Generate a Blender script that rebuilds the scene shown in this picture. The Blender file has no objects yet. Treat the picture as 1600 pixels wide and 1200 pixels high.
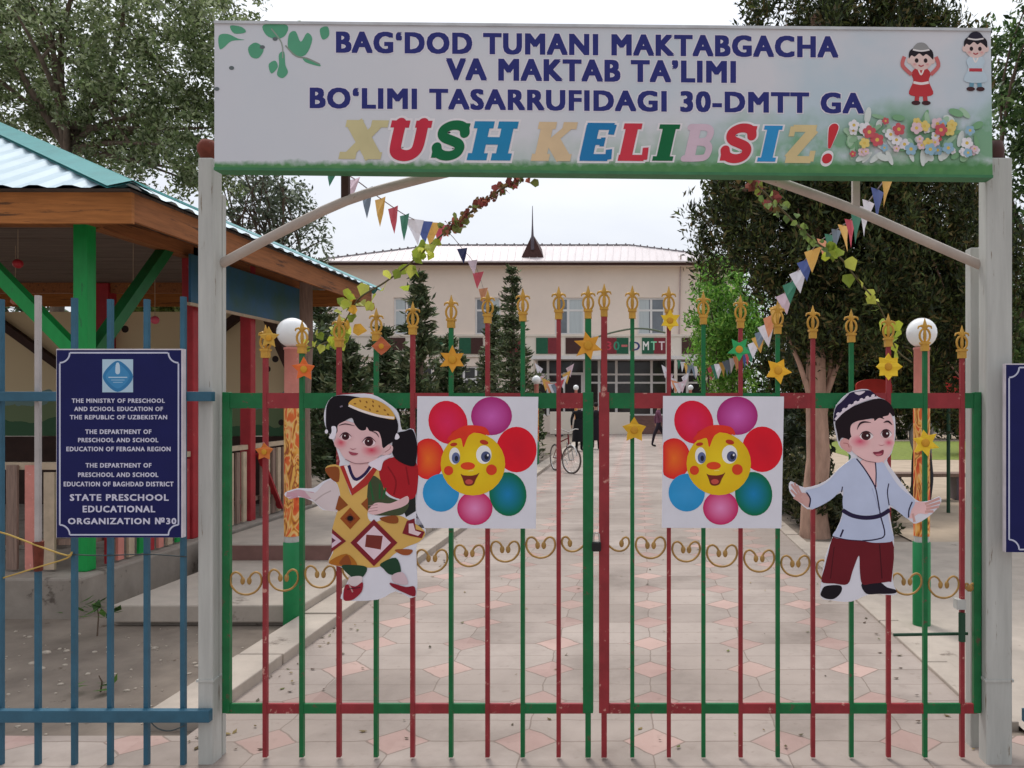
import bpy, bmesh, math, random
import numpy as np
from mathutils import Vector, Matrix
from mathutils.geometry import tessellate_polygon
random.seed(7); RNG = np.random.default_rng(7)
S = bpy.context.scene; C = S.collection; R = math.radians

# ------------------------------------------------------------------ camera
H = 1.75; F = 1250.0; VX = 1000.0; VY = 625.0
cam_d = bpy.data.cameras.new('camera'); cam = bpy.data.objects.new('camera', cam_d); C.objects.link(cam)
cam.location = (0, 0, H); cam.rotation_euler = (R(90), 0, 0)
cam_d.sensor_width = 36; cam_d.lens = 36 * F / 1600
cam_d.shift_x = (800 - VX) / 1600; cam_d.shift_y = (VY - 600) / 1600
cam_d.clip_end = 3000; cam_d.clip_start = 0.05
S.camera = cam

# ------------------------------------------------------------------ sky and sun
w = bpy.data.worlds.new('World'); S.world = w; w.use_nodes = True
nt = w.node_tree; nt.nodes.clear()
out = nt.nodes.new('ShaderNodeOutputWorld'); bg = nt.nodes.new('ShaderNodeBackground')
sky = nt.nodes.new('ShaderNodeTexSky'); sky.sky_type = 'NISHITA'; sky.sun_disc = False
SUN_EL, SUN_AZ = R(58), R(-25)
sky.sun_elevation = SUN_EL; sky.sun_rotation = SUN_AZ; sky.dust_density = 2.0; sky.air_density = 1.0
tc = nt.nodes.new('ShaderNodeTexCoord'); mp = nt.nodes.new('ShaderNodeMapping'); mp.inputs['Scale'].default_value = (1.6, 1.6, 4.0)
nz = nt.nodes.new('ShaderNodeTexNoise'); nz.inputs['Scale'].default_value = 1.6; nz.inputs['Detail'].default_value = 6
ramp = nt.nodes.new('ShaderNodeValToRGB'); ramp.color_ramp.elements[0].position = .3; ramp.color_ramp.elements[1].position = .7
ramp.color_ramp.elements[0].color = (7.4, 7.7, 8.5, 1); ramp.color_ramp.elements[1].color = (9.2, 9.4, 9.6, 1)
mx = nt.nodes.new('ShaderNodeMixRGB'); mx.inputs[0].default_value = .88
nt.links.new(tc.outputs['Generated'], mp.inputs[0]); nt.links.new(mp.outputs[0], nz.inputs['Vector'])
nt.links.new(nz.outputs['Fac'], ramp.inputs[0]); nt.links.new(sky.outputs[0], mx.inputs[1]); nt.links.new(ramp.outputs[0], mx.inputs[2])
sxyz = nt.nodes.new('ShaderNodeSeparateXYZ'); nt.links.new(tc.outputs['Generated'], sxyz.inputs[0])
grad = nt.nodes.new('ShaderNodeMapRange'); grad.interpolation_type = 'SMOOTHSTEP'                 # the overcast is brightest around the veiled sun, beyond the gate
grad.inputs[1].default_value = -.75; grad.inputs[2].default_value = .55; grad.inputs[3].default_value = .74; grad.inputs[4].default_value = 1.12
nt.links.new(sxyz.outputs[1], grad.inputs[0])
mul = nt.nodes.new('ShaderNodeMixRGB'); mul.blend_type = 'MULTIPLY'; mul.inputs[0].default_value = 1
elev = nt.nodes.new('ShaderNodeMapRange'); elev.inputs[1].default_value = 0; elev.inputs[2].default_value = 1; elev.inputs[3].default_value = .60; elev.inputs[4].default_value = 1.22   # overcast: darker towards the horizon
nt.links.new(sxyz.outputs[2], elev.inputs[0]); gm = nt.nodes.new('ShaderNodeMath'); gm.operation = 'MULTIPLY'; nt.links.new(grad.outputs[0], gm.inputs[0]); nt.links.new(elev.outputs[0], gm.inputs[1])
nt.links.new(mx.outputs[0], mul.inputs[1]); nt.links.new(gm.outputs[0], mul.inputs[2])
nt.links.new(mul.outputs[0], bg.inputs[0]); nt.links.new(bg.outputs[0], out.inputs[0])
bg.inputs[1].default_value = 0.10
sd = bpy.data.lights.new('sun', 'SUN'); sd.energy = 1.3; sd.angle = R(14); sd.color = (1, .96, .9)
sun = bpy.data.objects.new('sun', sd); C.objects.link(sun)
# sun stands beyond the gate, high and a little to the left
d = Vector((math.sin(SUN_AZ) * math.cos(SUN_EL), math.cos(SUN_AZ) * math.cos(SUN_EL), math.sin(SUN_EL)))
sun.rotation_euler = d.to_track_quat('Z', 'Y').to_euler(); sun.location = (0, 0, 30)
S.view_settings.view_transform = 'Standard'; S.view_settings.look = 'None'
S.view_settings.exposure = 0.48; S.view_settings.gamma = 1.0

# ------------------------------------------------------------------ helpers
def P(px, py, Y): return Vector(((px - VX) * Y / F, Y, H - (py - VY) * Y / F))
def lin(c):
    c = c / 255.0
    return c / 12.92 if c <= .04045 else ((c + .055) / 1.055) ** 2.4
def L(r, g, b, k=1.0): return (min(.9, lin(r) * k), min(.9, lin(g) * k), min(.9, lin(b) * k), 1)

MATS = {}
def node_mat(name):
    m = bpy.data.materials.new(name); m.use_nodes = True; MATS[name] = m
    return m, m.node_tree, m.node_tree.nodes['Principled BSDF']
def mat(name, col, rough=.6, metal=0.0, var=.18, scale=8.0, bump=0.0, col2=None, stretch=(1, 1, 1), spec=.35, wear=None):
    """painted / bare surface with uneven tone, optional second colour and worn patches"""
    if name in MATS: return MATS[name]
    m, t, b = node_mat(name); N = t.nodes; K = t.links
    co = N.new('ShaderNodeTexCoord'); ma = N.new('ShaderNodeMapping'); ma.inputs['Scale'].default_value = stretch
    K.new(co.outputs['Object'], ma.inputs[0])
    n = N.new('ShaderNodeTexNoise'); n.inputs['Scale'].default_value = scale; n.inputs['Detail'].default_value = 7; n.inputs['Roughness'].default_value = .62
    K.new(ma.outputs[0], n.inputs['Vector'])
    r = N.new('ShaderNodeValToRGB'); e = r.color_ramp.elements; e[0].position = .28; e[1].position = .74
    c2 = col2 or tuple(min(.95, v * (1 + var)) for v in col[:3]) + (1,)
    c1 = col if col2 else tuple(v * (1 - var) for v in col[:3]) + (1,)
    e[0].color = c1; e[1].color = c2
    K.new(n.outputs['Fac'], r.inputs[0]); src = r.outputs[0]
    if wear:
        n2 = N.new('ShaderNodeTexNoise'); n2.inputs['Scale'].default_value = wear[1]; n2.inputs['Detail'].default_value = 9; n2.inputs['Roughness'].default_value = .7
        K.new(ma.outputs[0], n2.inputs['Vector'])
        r2 = N.new('ShaderNodeValToRGB'); r2.color_ramp.elements[0].position = wear[2]; r2.color_ramp.elements[1].position = wear[2] + .05
        K.new(n2.outputs['Fac'], r2.inputs[0]); mm = N.new('ShaderNodeMixRGB'); mm.inputs[2].default_value = wear[0]
        K.new(r2.outputs[0], mm.inputs[0]); K.new(src, mm.inputs[1]); src = mm.outputs[0]
    K.new(src, b.inputs['Base Color']); b.inputs['Roughness'].default_value = rough; b.inputs['Metallic'].default_value = metal
    b.inputs['Specular IOR Level'].default_value = spec
    if bump:
        bp = N.new('ShaderNodeBump'); bp.inputs['Strength'].default_value = bump; bp.inputs['Distance'].default_value = .02
        K.new(n.outputs['Fac'], bp.inputs['Height']); K.new(bp.outputs[0], b.inputs['Normal'])
    return m
def attr_mat(name, rough=.6, trans=0.0, spec=.3):
    m, t, b = node_mat(name); N = t.nodes; K = t.links
    a = N.new('ShaderNodeVertexColor'); a.layer_name = 'Col'
    n = N.new('ShaderNodeTexNoise'); n.inputs['Scale'].default_value = 9; n.inputs['Detail'].default_value = 5
    co = N.new('ShaderNodeTexCoord'); K.new(co.outputs['Object'], n.inputs['Vector'])
    mr = N.new('ShaderNodeMapRange'); mr.inputs['To Min'].default_value = .86; mr.inputs['To Max'].default_value = 1.14
    K.new(n.outputs['Fac'], mr.inputs[0])
    mm = N.new('ShaderNodeMixRGB'); mm.blend_type = 'MULTIPLY'; mm.inputs[0].default_value = 1
    K.new(a.outputs['Color'], mm.inputs[1]); K.new(mr.outputs[0], mm.inputs[2])
    K.new(mm.outputs[0], b.inputs['Base Color']); b.inputs['Roughness'].default_value = rough; b.inputs['Specular IOR Level'].default_value = spec
    if trans:
        tr = N.new('ShaderNodeBsdfTranslucent'); K.new(mm.outputs[0], tr.inputs[0]); ms = N.new('ShaderNodeMixShader'); ms.inputs[0].default_value = trans
        o = N['Material Output']; K.new(b.outputs[0], ms.inputs[1]); K.new(tr.outputs[0], ms.inputs[2]); K.new(ms.outputs[0], o.inputs[0])
    return m

WL = {}
def link(o, parent=None, loc=None):
    C.objects.link(o); pl = Vector((0, 0, 0))
    if parent is not None: o.parent = parent; pl = WL[parent.name]
    tgt = Vector(loc) if loc is not None else Vector((0, 0, 0))
    o.location = tgt - pl; WL[o.name] = tgt
    return o
def tag(o, label=None, cat=None, group=None, kind=None):
    if label: o['label'] = label
    if cat: o['category'] = cat
    if group: o['group'] = group
    if kind: o['kind'] = kind
    return o
def thing(name, loc, label, cat, group=None):
    o = bpy.data.objects.new(name, None); o.empty_display_size = .2
    return tag(link(o, None, loc), label, cat, group)
def copy_tree(o, parent=None):
    c = o.copy(); C.objects.link(c)
    if parent is not None: c.parent = parent
    for ch in list(o.children): copy_tree(ch, c)
    return c

class MB:
    def __init__(s): s.v = []; s.f = []; s.m = []; s.c = []; s.sm = []; s.hc = False
    def add(s, vs, fs, m=0, cols=None, smooth=False):
        b = len(s.v); s.v += [tuple(p) for p in vs]
        for i, f in enumerate(fs):
            s.f.append([b + k for k in f]); s.m.append(m); s.sm.append(smooth)
            if cols is None: s.c.append(None)
            else: s.hc = True; s.c.append(cols if isinstance(cols, tuple) else [cols[k] for k in f])
        return s
    def box(s, x0, x1, y0, y1, z0, z1, m=0, cols=None):
        vs = [(x0, y0, z0), (x1, y0, z0), (x1, y1, z0), (x0, y1, z0), (x0, y0, z1), (x1, y0, z1), (x1, y1, z1), (x0, y1, z1)]
        return s.add(vs, [(0, 3, 2, 1), (4, 5, 6, 7), (0, 1, 5, 4), (1, 2, 6, 5), (2, 3, 7, 6), (3, 0, 4, 7)], m, cols)
    def bar(s, p, q, wd, dp, m=0, up=(0, 0, 1)):
        p = Vector(p); q = Vector(q); a = (q - p).normalized(); u = Vector(up)
        if abs(a.dot(u)) > .97: u = Vector((0, 1, 0))
        x = a.cross(u).normalized(); y = x.cross(a).normalized()
        vs = []
        for e in (p, q):
            for i, j in ((-1, -1), (1, -1), (1, 1), (-1, 1)): vs.append(e + x * wd / 2 * i + y * dp / 2 * j)
        return s.add(vs, [(0, 1, 2, 3), (7, 6, 5, 4), (0, 4, 5, 1), (1, 5, 6, 2), (2, 6, 7, 3), (3, 7, 4, 0)], m)
    def tube(s, pts, r, n=8, m=0, cap=True, cols=None):
        pts = [Vector(p) for p in pts]; k = len(pts); rs = r if isinstance(r, (list, tuple)) else [r] * k
        vs = []; fs = []; prev = None
        for i, p in enumerate(pts):
            t = (pts[min(i + 1, k - 1)] - pts[max(i - 1, 0)]).normalized()
            if prev is None:
                u = Vector((0, 0, 1)) if abs(t.z) < .9 else Vector((0, 1, 0)); x = t.cross(u).normalized()
            else: x = (prev - t * prev.dot(t)).normalized()
            prev = x; y = t.cross(x)
            for j in range(n):
                a = 2 * math.pi * j / n; vs.append(p + (x * math.cos(a) + y * math.sin(a)) * rs[i])
        for i in range(k - 1):
            for j in range(n): fs.append((i * n + j, i * n + (j + 1) % n, (i + 1) * n + (j + 1) % n, (i + 1) * n + j))
        s.add(vs, fs, m, cols, True)
        if cap: s.add(vs, [tuple(range(n))[::-1], tuple(range((k - 1) * n, k * n))], m, cols)
        return s
    def lathe(s, c, prof, n=16, m=0, axis=None, smooth=True):
        """profile of (radius, height) round a vertical axis"""
        c = Vector(c); vs = []; fs = []; k = len(prof)
        for r, z in prof:
            for j in range(n):
                a = 2 * math.pi * j / n; vs.append((c.x + r * math.cos(a), c.y + r * math.sin(a), c.z + z))
        for i in range(k - 1):
            for j in range(n): fs.append((i * n + j, i * n + (j + 1) % n, (i + 1) * n + (j + 1) % n, (i + 1) * n + j))
        return s.add(vs, fs, m, None, smooth)
    def ball(s, c, r, n=16, m=0, sx=1, sy=1, sz=1):
        k = max(6, n // 2); prof = [(max(1e-4, math.sin(math.pi * i / k)) * r, -math.cos(math.pi * i / k) * r) for i in range(k + 1)]
        b = len(s.v); s.lathe((0, 0, 0), prof, n, m)
        for i in range(b, len(s.v)):
            x, y, z = s.v[i]; s.v[i] = (c[0] + x * sx, c[1] + y * sy, c[2] + z * sz)
        return s
    def plate(s, pts, off, m=0, cols=None):
        """a flat outline given thickness along vector off"""
        pts = [Vector(p) for p in pts]; n = len(pts); o = Vector(off)
        tr = tessellate_polygon([pts])
        s.add(pts, [tuple(t) for t in tr], m, cols); s.add([p + o for p in pts], [tuple(t)[::-1] for t in tr], m, cols)
        return s.add(pts + [p + o for p in pts], [(i, (i + 1) % n, n + (i + 1) % n, n + i) for i in range(n)], m, cols)
    def build(s, name, mats, parent=None, label=None, loc=None, bevel=0):
        me = bpy.data.meshes.new(name); org = Vector(loc) if loc is not None else Vector((0, 0, 0))
        me.from_pydata([tuple(Vector(v) - org) for v in s.v], [], s.f)
        for mm in (mats if isinstance(mats, (list, tuple)) else [mats]): me.materials.append(mm)
        me.polygons.foreach_set('material_index', s.m); me.polygons.foreach_set('use_smooth', s.sm)
        if s.hc:
            ca = me.color_attributes.new('Col', 'FLOAT_COLOR', 'CORNER'); buf = []
            for f, c in zip(s.f, s.c):
                if c is None: buf += [.5, .5, .5, 1] * len(f)
                elif isinstance(c, tuple): buf += list(c) * len(f)
                else:
                    for k in c: buf += list(k)
            ca.data.foreach_set('color', buf)
        me.validate(); me.update()
        if not s.hc or True:
            bm = bmesh.new(); bm.from_mesh(me); bmesh.ops.recalc_face_normals(bm, faces=bm.faces) if not s.hc else None; bm.to_mesh(me); bm.free()
        o = bpy.data.objects.new(name, me); link(o, parent, loc)
        if label: o['label'] = label
        if bevel:
            bv = o.modifiers.new('edge', 'BEVEL'); bv.width = bevel; bv.segments = 2; bv.limit_method = 'ANGLE'; bv.angle_limit = R(40)
        return o

def smooth_pts(pts, k=4, closed=True):
    pts = [Vector(p) for p in pts]; n = len(pts); o = []
    for i in range(n if closed else n - 1):
        g = (lambda j: pts[j % n]) if closed else (lambda j: pts[max(0, min(n - 1, j))])
        a, b, c, d2 = g(i - 1), g(i), g(i + 1), g(i + 2)
        for j in range(k):
            t = j / k
            o.append(.5 * ((2 * b) + (c - a) * t + (2 * a - 5 * b + 4 * c - d2) * t * t + (3 * b - a - 3 * c + d2) * t ** 3))
    if not closed: o.append(pts[-1])
    return o

def text_shape(body, bold=.03, res=3):
    """outline of a word in the built-in font as (verts, faces) in its own 0..1 box"""
    cu = bpy.data.curves.new('word', 'FONT'); cu.body = body; cu.offset = bold; cu.resolution_u = res; cu.space_character = 1.15
    ob = bpy.data.objects.new('word', cu); C.objects.link(ob); bpy.context.view_layer.update()
    me = bpy.data.meshes.new_from_object(ob.evaluated_get(bpy.context.evaluated_depsgraph_get()))
    vs = np.array([v.co[:2] for v in me.vertices]); fs = [tuple(p.vertices) for p in me.polygons]
    bpy.data.objects.remove(ob); bpy.data.curves.remove(cu); bpy.data.meshes.remove(me)
    lo = vs.min(0); hi = vs.max(0)
    return (vs - lo) / (hi - lo), fs
def put_text(mb, body, x0, x1, y0, y1, fn, m=0, bold=.03, res=3, cols=None):
    # heavy lettering: the outline stamped a few times a little apart, each stamp a hair in front of the last
    vs, fs = text_shape(body, 0.0, res); hgt = abs(y1 - y0); e = bold * hgt; n = 0
    for dx, dy in ((-1, -.6), (-1, .6), (1, -.6), (1, .6), (0, -.6), (0, .6)) if bold else ((0, 0),):
        n += 1; ax0, ax1 = x0 + abs(e) * (1 if x1 > x0 else -1), x1 - abs(e) * (1 if x1 > x0 else -1); sy = 1 if y1 > y0 else -1; ay0, ay1 = y0 + e * .6 * sy, y1 - e * .6 * sy
        q = [fn(ax0 + (ax1 - ax0) * v[0] + e * dx, ay1 + (ay0 - ay1) * v[1] + e * dy) for v in vs]
        mb.add([Vector((p.x, p.y - n * .00003, p.z)) for p in q], fs, m, cols)

class Art:
    """flat printed artwork: layers of coloured outlines on a board, each a hair in front of the last"""
    def __init__(s, Y, k=1.0): s.mb = MB(); s.Y = Y; s.n = 0; s.k = k; s.map = lambda x, y: (x, y)
    def p(s, x, y):
        a, b = s.map(x, y); v = P(a, b, s.Y0); return Vector((v.x, s.Y - .00006 * s.n, v.z))
    Y0 = 3.85
    def col(s, c): return L(*c, s.k)
    def shape(s, pts, c, sm=True):
        s.n += 1; q = [Vector((a, b, 0)) for a, b in pts]
        if sm: q = smooth_pts(q, 4)
        v = [s.p(a.x, a.y) for a in q]; tr = tessellate_polygon([v])
        s.mb.add(v, [tuple(t) for t in tr], 0, s.col(c))
    def ell(s, x, y, rx, ry, c, edge=None, rot=0, n=28, clip=None):
        s.n += 1; pts = []
        for i in range(n):
            a = 2 * math.pi * i / n; u, w_ = rx * math.cos(a), ry * math.sin(a)
            X = x + u * math.cos(rot) - w_ * math.sin(rot); Yy = y + u * math.sin(rot) + w_ * math.cos(rot)
            if clip is not None: X = max(clip, X)
            pts.append(s.p(X, Yy))
        ctr = s.p(x, y); e = s.col(edge or c)
        s.mb.add([ctr] + pts, [(0, i + 1, (i + 1) % n + 1) for i in range(n)], 0, [s.col(c)] + [e] * n)
    def line(s, pts, wd, c, sm=True, taper=False):
        s.n += 1; q = [Vector((a, b, 0)) for a, b in pts]
        if sm and len(q) > 2: q = smooth_pts(q, 4, False)
        l = []; r = []; k = len(q)
        for i, a in enumerate(q):
            t = (q[min(i + 1, k - 1)] - q[max(0, i - 1)]).normalized(); nn = Vector((-t.y, t.x, 0)) * wd / 2
            if taper: nn *= max(.25, math.sin(math.pi * (i + .3) / (k - .4)))
            l.append(s.p(*(a + nn)[:2])); r.append(s.p(*(a - nn)[:2]))
        s.mb.add(l + r, [(i, i + 1, k + i + 1, k + i) for i in range(k - 1)], 0, s.col(c))

# ------------------------------------------------------------------ materials
PRINT = attr_mat('printed_vinyl', .5, 0, .18)
LEAF = attr_mat('leaf', .55, .42)
NEEDLE = attr_mat('needle', .7, .1)
concrete = mat('concrete', L(176, 164, 152), .9, var=.16, scale=3.5, bump=.25, wear=(L(120, 108, 98), 1.3, .62))
concrete_grey = mat('concrete_grey', L(150, 140, 130), .9, var=.2, scale=4, bump=.3, wear=(L(96, 86, 78), 1.7, .58))
step_dark = mat('step_dark', L(128, 96, 90), .9, var=.2, scale=5)
dirt = mat('dirt', L(104, 93, 84), .95, var=.3, scale=2.2, bump=.5, col2=L(144, 131, 118), wear=(L(88, 74, 62), 5, .63))
white_paint = mat('white_paint', L(184, 185, 180), .55, var=.14, scale=4, bump=.1, stretch=(5, 5, .5), wear=(L(132, 120, 106), 7, .62))
green_paint = mat('green_paint', L(16, 106, 58), .42, var=.2, scale=12, bump=.12, wear=(L(92, 74, 58), 24, .60))
red_paint = mat('red_paint', L(146, 46, 52), .48, var=.2, scale=12, bump=.12, wear=(L(196, 140, 128), 20, .60))
gold_paint = mat('gold_paint', L(196, 150, 62), .42, var=.22, scale=20, metal=.15)
scroll_paint = mat('scroll_paint', L(168, 130, 72), .5, var=.3, scale=18, metal=.1)
blue_paint = mat('blue_paint', L(50, 96, 118), .45, var=.2, scale=7, bump=.1, wear=(L(84, 88, 88), 20, .66))
grey_pipe = mat('grey_pipe', L(176, 170, 168), .5, var=.15, scale=9, wear=(L(130, 90, 66), 20, .68))
rust = mat('rust', L(112, 54, 40), .8, var=.35, scale=22)
black = mat('black', L(26, 24, 26), .5, var=.1)
pipe_paint = mat('pipe_paint', L(178, 166, 156), .45, var=.12, scale=8, wear=(L(140, 118, 100), 16, .66))
wood_orange = mat('wood_orange', L(170, 108, 56), .75, var=.3, scale=5, stretch=(.6, 1, 9), wear=(L(100, 66, 40), 2.2, .58))
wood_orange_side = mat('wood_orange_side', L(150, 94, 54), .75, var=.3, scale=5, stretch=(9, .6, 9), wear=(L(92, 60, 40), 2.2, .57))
wood_ceiling = mat('wood_ceiling', L(120, 106, 98), .85, var=.3, scale=4, stretch=(.5, 8, 1))
wood_grey = mat('wood_grey', L(142, 118, 106), .85, var=.35, scale=9, stretch=(8, 8, .5), bump=.3)
wood_pale = mat('wood_pale', L(190, 170, 146), .75, var=.2, scale=8)
wood_dark = mat('wood_dark', L(64, 44, 38), .8, var=.25, scale=8)
green_bright = mat('green_bright', L(20, 152, 72), .42, var=.18, scale=6, stretch=(2, 2, .5), wear=(L(40, 110, 66), 6, .60))
red_bright = mat('red_bright', L(166, 42, 50), .5, var=.18, scale=6, wear=(L(184, 96, 90), 7, .61))
pink_paint = mat('pink_paint', L(214, 138, 126), .5, var=.15, scale=8, wear=(L(228, 176, 164), 14, .6))
roof_pale = mat('roof_pale', L(186, 206, 216), .55, var=.08, scale=3, wear=(L(160, 176, 184), 2, .66))
roof_teal = mat('roof_teal', L(70, 150, 150), .35, var=.15, scale=5, metal=.2)
globe_glass = mat('globe_glass', L(246, 244, 244), .18, var=.02, spec=.6)
bark = mat('bark', L(104, 88, 76), .95, var=.4, scale=14, stretch=(1, 1, .25), bump=.6)
bark_pale = mat('bark_pale', L(176, 142, 124), .95, var=.3, scale=12, stretch=(1, 1, .3), bump=.5)
glass = mat('window_glass', L(120, 126, 134), .08, var=.35, scale=.8, spec=.7)
glass_dark = mat('dark_glass', L(52, 48, 48), .1, var=.4, scale=1.2, spec=.6)
pvc = mat('white_frame', L(232, 228, 226), .4, var=.04)
peach = mat('peach_plaster', L(255, 226, 212), .9, var=.05, scale=.7, bump=.05, wear=(L(248, 212, 196), .5, .66))
cream = mat('cream_plaster', L(232, 220, 206), .9, var=.05, scale=1)
roof_metal = mat('roof_metal', L(206, 196, 196), .45, var=.08, scale=.7, stretch=(6, .4, 1), metal=.1)
dark_brown = mat('dark_brown', L(74, 46, 42), .7, var=.2)
maroon = mat('maroon', L(128, 44, 52), .6, var=.15)
panel_green = mat('panel_green', L(34, 92, 66), .6, var=.15)

# ------------------------------------------------------------------ setting: ground
def sheet(name, x0, x1, y0, y1, z, m, label=None):
    o = MB().add([(x0, y0, z), (x1, y0, z), (x1, y1, z), (x0, y1, z)], [(0, 1, 2, 3)]).build(name, m)
    return tag(o, label, None, None, 'structure')
def paving_mat():
    m, t, b = node_mat('paving'); N = t.nodes; K = t.links
    co = N.new('ShaderNodeTexCoord'); sx = N.new('ShaderNodeSeparateXYZ'); K.new(co.outputs['Object'], sx.inputs[0])
    def M(op, a, b2=None, c=None):
        n = N.new('ShaderNodeMath'); n.operation = op
        for i, v in enumerate((a, b2, c)):
            if v is None: continue
            if isinstance(v, (int, float)): n.inputs[i].default_value = v
            else: K.new(v, n.inputs[i])
        return n.outputs[0]
    nz = N.new('ShaderNodeTexNoise'); nz.inputs['Scale'].default_value = 3.5; nz.inputs['Detail'].default_value = 4; K.new(co.outputs['Object'], nz.inputs['Vector'])
    wob = M('MULTIPLY', M('SUBTRACT', nz.outputs['Fac'], .5), .055)
    px, py = .66, .55
    u = M('ADD', M('SUBTRACT', M('FRACT', M('DIVIDE', M('ADD', M('ADD', sx.outputs[0], 100 * px - .07 + px / 2), wob), px)), .5), 0)
    v = M('ADD', M('SUBTRACT', M('FRACT', M('DIVIDE', M('ADD', M('ADD', sx.outputs[1], 100 * py - 4.10 + py / 2), wob), py)), .5), 0)
    au = M('MULTIPLY', M('ABSOLUTE', u), px); av = M('MULTIPLY', M('ABSOLUTE', v), py)
    dsum = M('ADD', au, M('MULTIPLY', av, 1.05))
    dm_ = N.new('ShaderNodeMapRange'); dm_.inputs[1].default_value = .172; dm_.inputs[2].default_value = .152; K.new(dsum, dm_.inputs[0]); dia = dm_.outputs[0]
    jd = M('LESS_THAN', M('ABSOLUTE', M('SUBTRACT', dsum, .165)), .007)
    ju = M('MULTIPLY', M('LESS_THAN', au, .004), M('GREATER_THAN', dsum, .165))
    jv = M('MULTIPLY', M('LESS_THAN', av, .005), M('GREATER_THAN', dsum, .165))
    jw = M('LESS_THAN', M('SUBTRACT', py / 2, av), .005)
    j = M('MINIMUM', M('ADD', M('ADD', jd, ju), M('ADD', jv, M('MULTIPLY', jw, .6))), 1)
    # whole-slab variation
    iu = M('FLOOR', M('DIVIDE', M('ADD', sx.outputs[0], 100 * px - .07), px)); iv = M('FLOOR', M('DIVIDE', M('ADD', sx.outputs[1], 100 * py - 4.10), py))
    cb = N.new('ShaderNodeCombineXYZ'); K.new(iu, cb.inputs[0]); K.new(iv, cb.inputs[1])
    wn = N.new('ShaderNodeTexWhiteNoise'); K.new(cb.outputs[0], wn.inputs['Vector'])
    cb2 = N.new('ShaderNodeCombineXYZ'); K.new(M('FLOOR', M('DIVIDE', M('ADD', M('ADD', sx.outputs[0], 100 * px - .07 + px / 2), wob), px)), cb2.inputs[0]); K.new(M('FLOOR', M('DIVIDE', M('ADD', M('ADD', sx.outputs[1], 100 * py - 4.10 + py / 2), wob), py)), cb2.inputs[1])
    wn2 = N.new('ShaderNodeTexWhiteNoise'); K.new(cb2.outputs[0], wn2.inputs['Vector'])
    n2 = N.new('ShaderNodeTexNoise'); n2.inputs['Scale'].default_value = 1.1; n2.inputs['Detail'].default_value = 8; n2.inputs['Roughness'].default_value = .65; K.new(co.outputs['Object'], n2.inputs['Vector'])
    base = N.new('ShaderNodeValToRGB'); e = base.color_ramp.elements; e[0].position = .3; e[1].position = .70
    e[0].color = L(132, 120, 112); e[1].color = L(188, 174, 165)
    K.new(M('ADD', M('MULTIPLY', n2.outputs['Fac'], .86), M('MULTIPLY', wn.outputs['Value'], .13)), base.inputs[0])
    pink = N.new('ShaderNodeValToRGB'); e = pink.color_ramp.elements; e[0].position = .3; e[1].position = .7
    e[0].color = L(172, 124, 118); e[1].color = L(198, 164, 154)
    K.new(M('ADD', M('MULTIPLY', n2.outputs['Fac'], .5), M('MULTIPLY', wn2.outputs['Value'], .5)), pink.inputs[0])
    m1 = N.new('ShaderNodeMixRGB'); K.new(M('MULTIPLY', dia, M('ADD', M('MULTIPLY', n2.outputs['Fac'], .7), M('MULTIPLY', wn2.outputs['Value'], .4))), m1.inputs[0]); K.new(base.outputs[0], m1.inputs[1]); K.new(pink.outputs[0], m1.inputs[2])
    m2 = N.new('ShaderNodeMixRGB'); K.new(M('MULTIPLY', j, .62), m2.inputs[0]); K.new(m1.outputs[0], m2.inputs[1]); m2.inputs[2].default_value = L(112, 96, 86)
    n3 = N.new('ShaderNodeTexNoise'); n3.inputs['Scale'].default_value = 14; n3.inputs['Detail'].default_value = 6; K.new(co.outputs['Object'], n3.inputs['Vector'])
    r3 = N.new('ShaderNodeMapRange'); r3.inputs['From Min'].default_value = .62; r3.inputs['From Max'].default_value = .72; r3.inputs['To Max'].default_value = .3; K.new(n3.outputs['Fac'], r3.inputs[0])
    m3 = N.new('ShaderNodeMixRGB'); K.new(r3.outputs[0], m3.inputs[0]); K.new(m2.outputs[0], m3.inputs[1]); m3.inputs[2].default_value = L(120, 104, 94)
    n5 = N.new('ShaderNodeTexNoise'); n5.inputs['Scale'].default_value = .55; n5.inputs['Detail'].default_value = 7; n5.inputs['Roughness'].default_value = .6; K.new(co.outputs['Object'], n5.inputs['Vector'])
    r5 = N.new('ShaderNodeMapRange'); r5.inputs['From Min'].default_value = .47; r5.inputs['From Max'].default_value = .66; r5.inputs['To Max'].default_value = .42; K.new(n5.outputs['Fac'], r5.inputs[0])
    m4 = N.new('ShaderNodeMixRGB'); K.new(r5.outputs[0], m4.inputs[0]); K.new(m3.outputs[0], m4.inputs[1]); m4.inputs[2].default_value = L(126, 112, 102)
    K.new(m4.outputs[0], b.inputs['Base Color']); b.inputs['Roughness'].default_value = .82; b.inputs['Specular IOR Level'].default_value = .3
    bp = N.new('ShaderNodeBump'); bp.inputs['Strength'].default_value = .5; bp.inputs['Distance'].default_value = .01
    K.new(M('SUBTRACT', M('MULTIPLY', n3.outputs['Fac'], .4), j), bp.inputs['Height']); K.new(bp.outputs[0], b.inputs['Normal'])
    return m
paving = paving_mat()
sheet('ground', -400, 400, -60, 900, -.03, dirt)
PATH_L, PATH_R = -2.36, 1.88
sheet('paved_path', PATH_L, PATH_R, 4.17, 41.0, 0, paving)
sheet('pavement', -14, 14, -6, 4.17, 0, paving)
sheet('concrete_apron', PATH_R + .16, 9.0, 4.174, 9.9, -.004, concrete)
sheet('sandy_yard', 3.4, 30, 9.9, 40, -.010, mat('sand', L(176, 158, 138), .95, var=.18, scale=2))
sheet('lawn', 6.5, 24, 23.5, 34, -.004, mat('lawn', L(120, 132, 58), .95, var=.35, scale=9, bump=.5))

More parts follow.
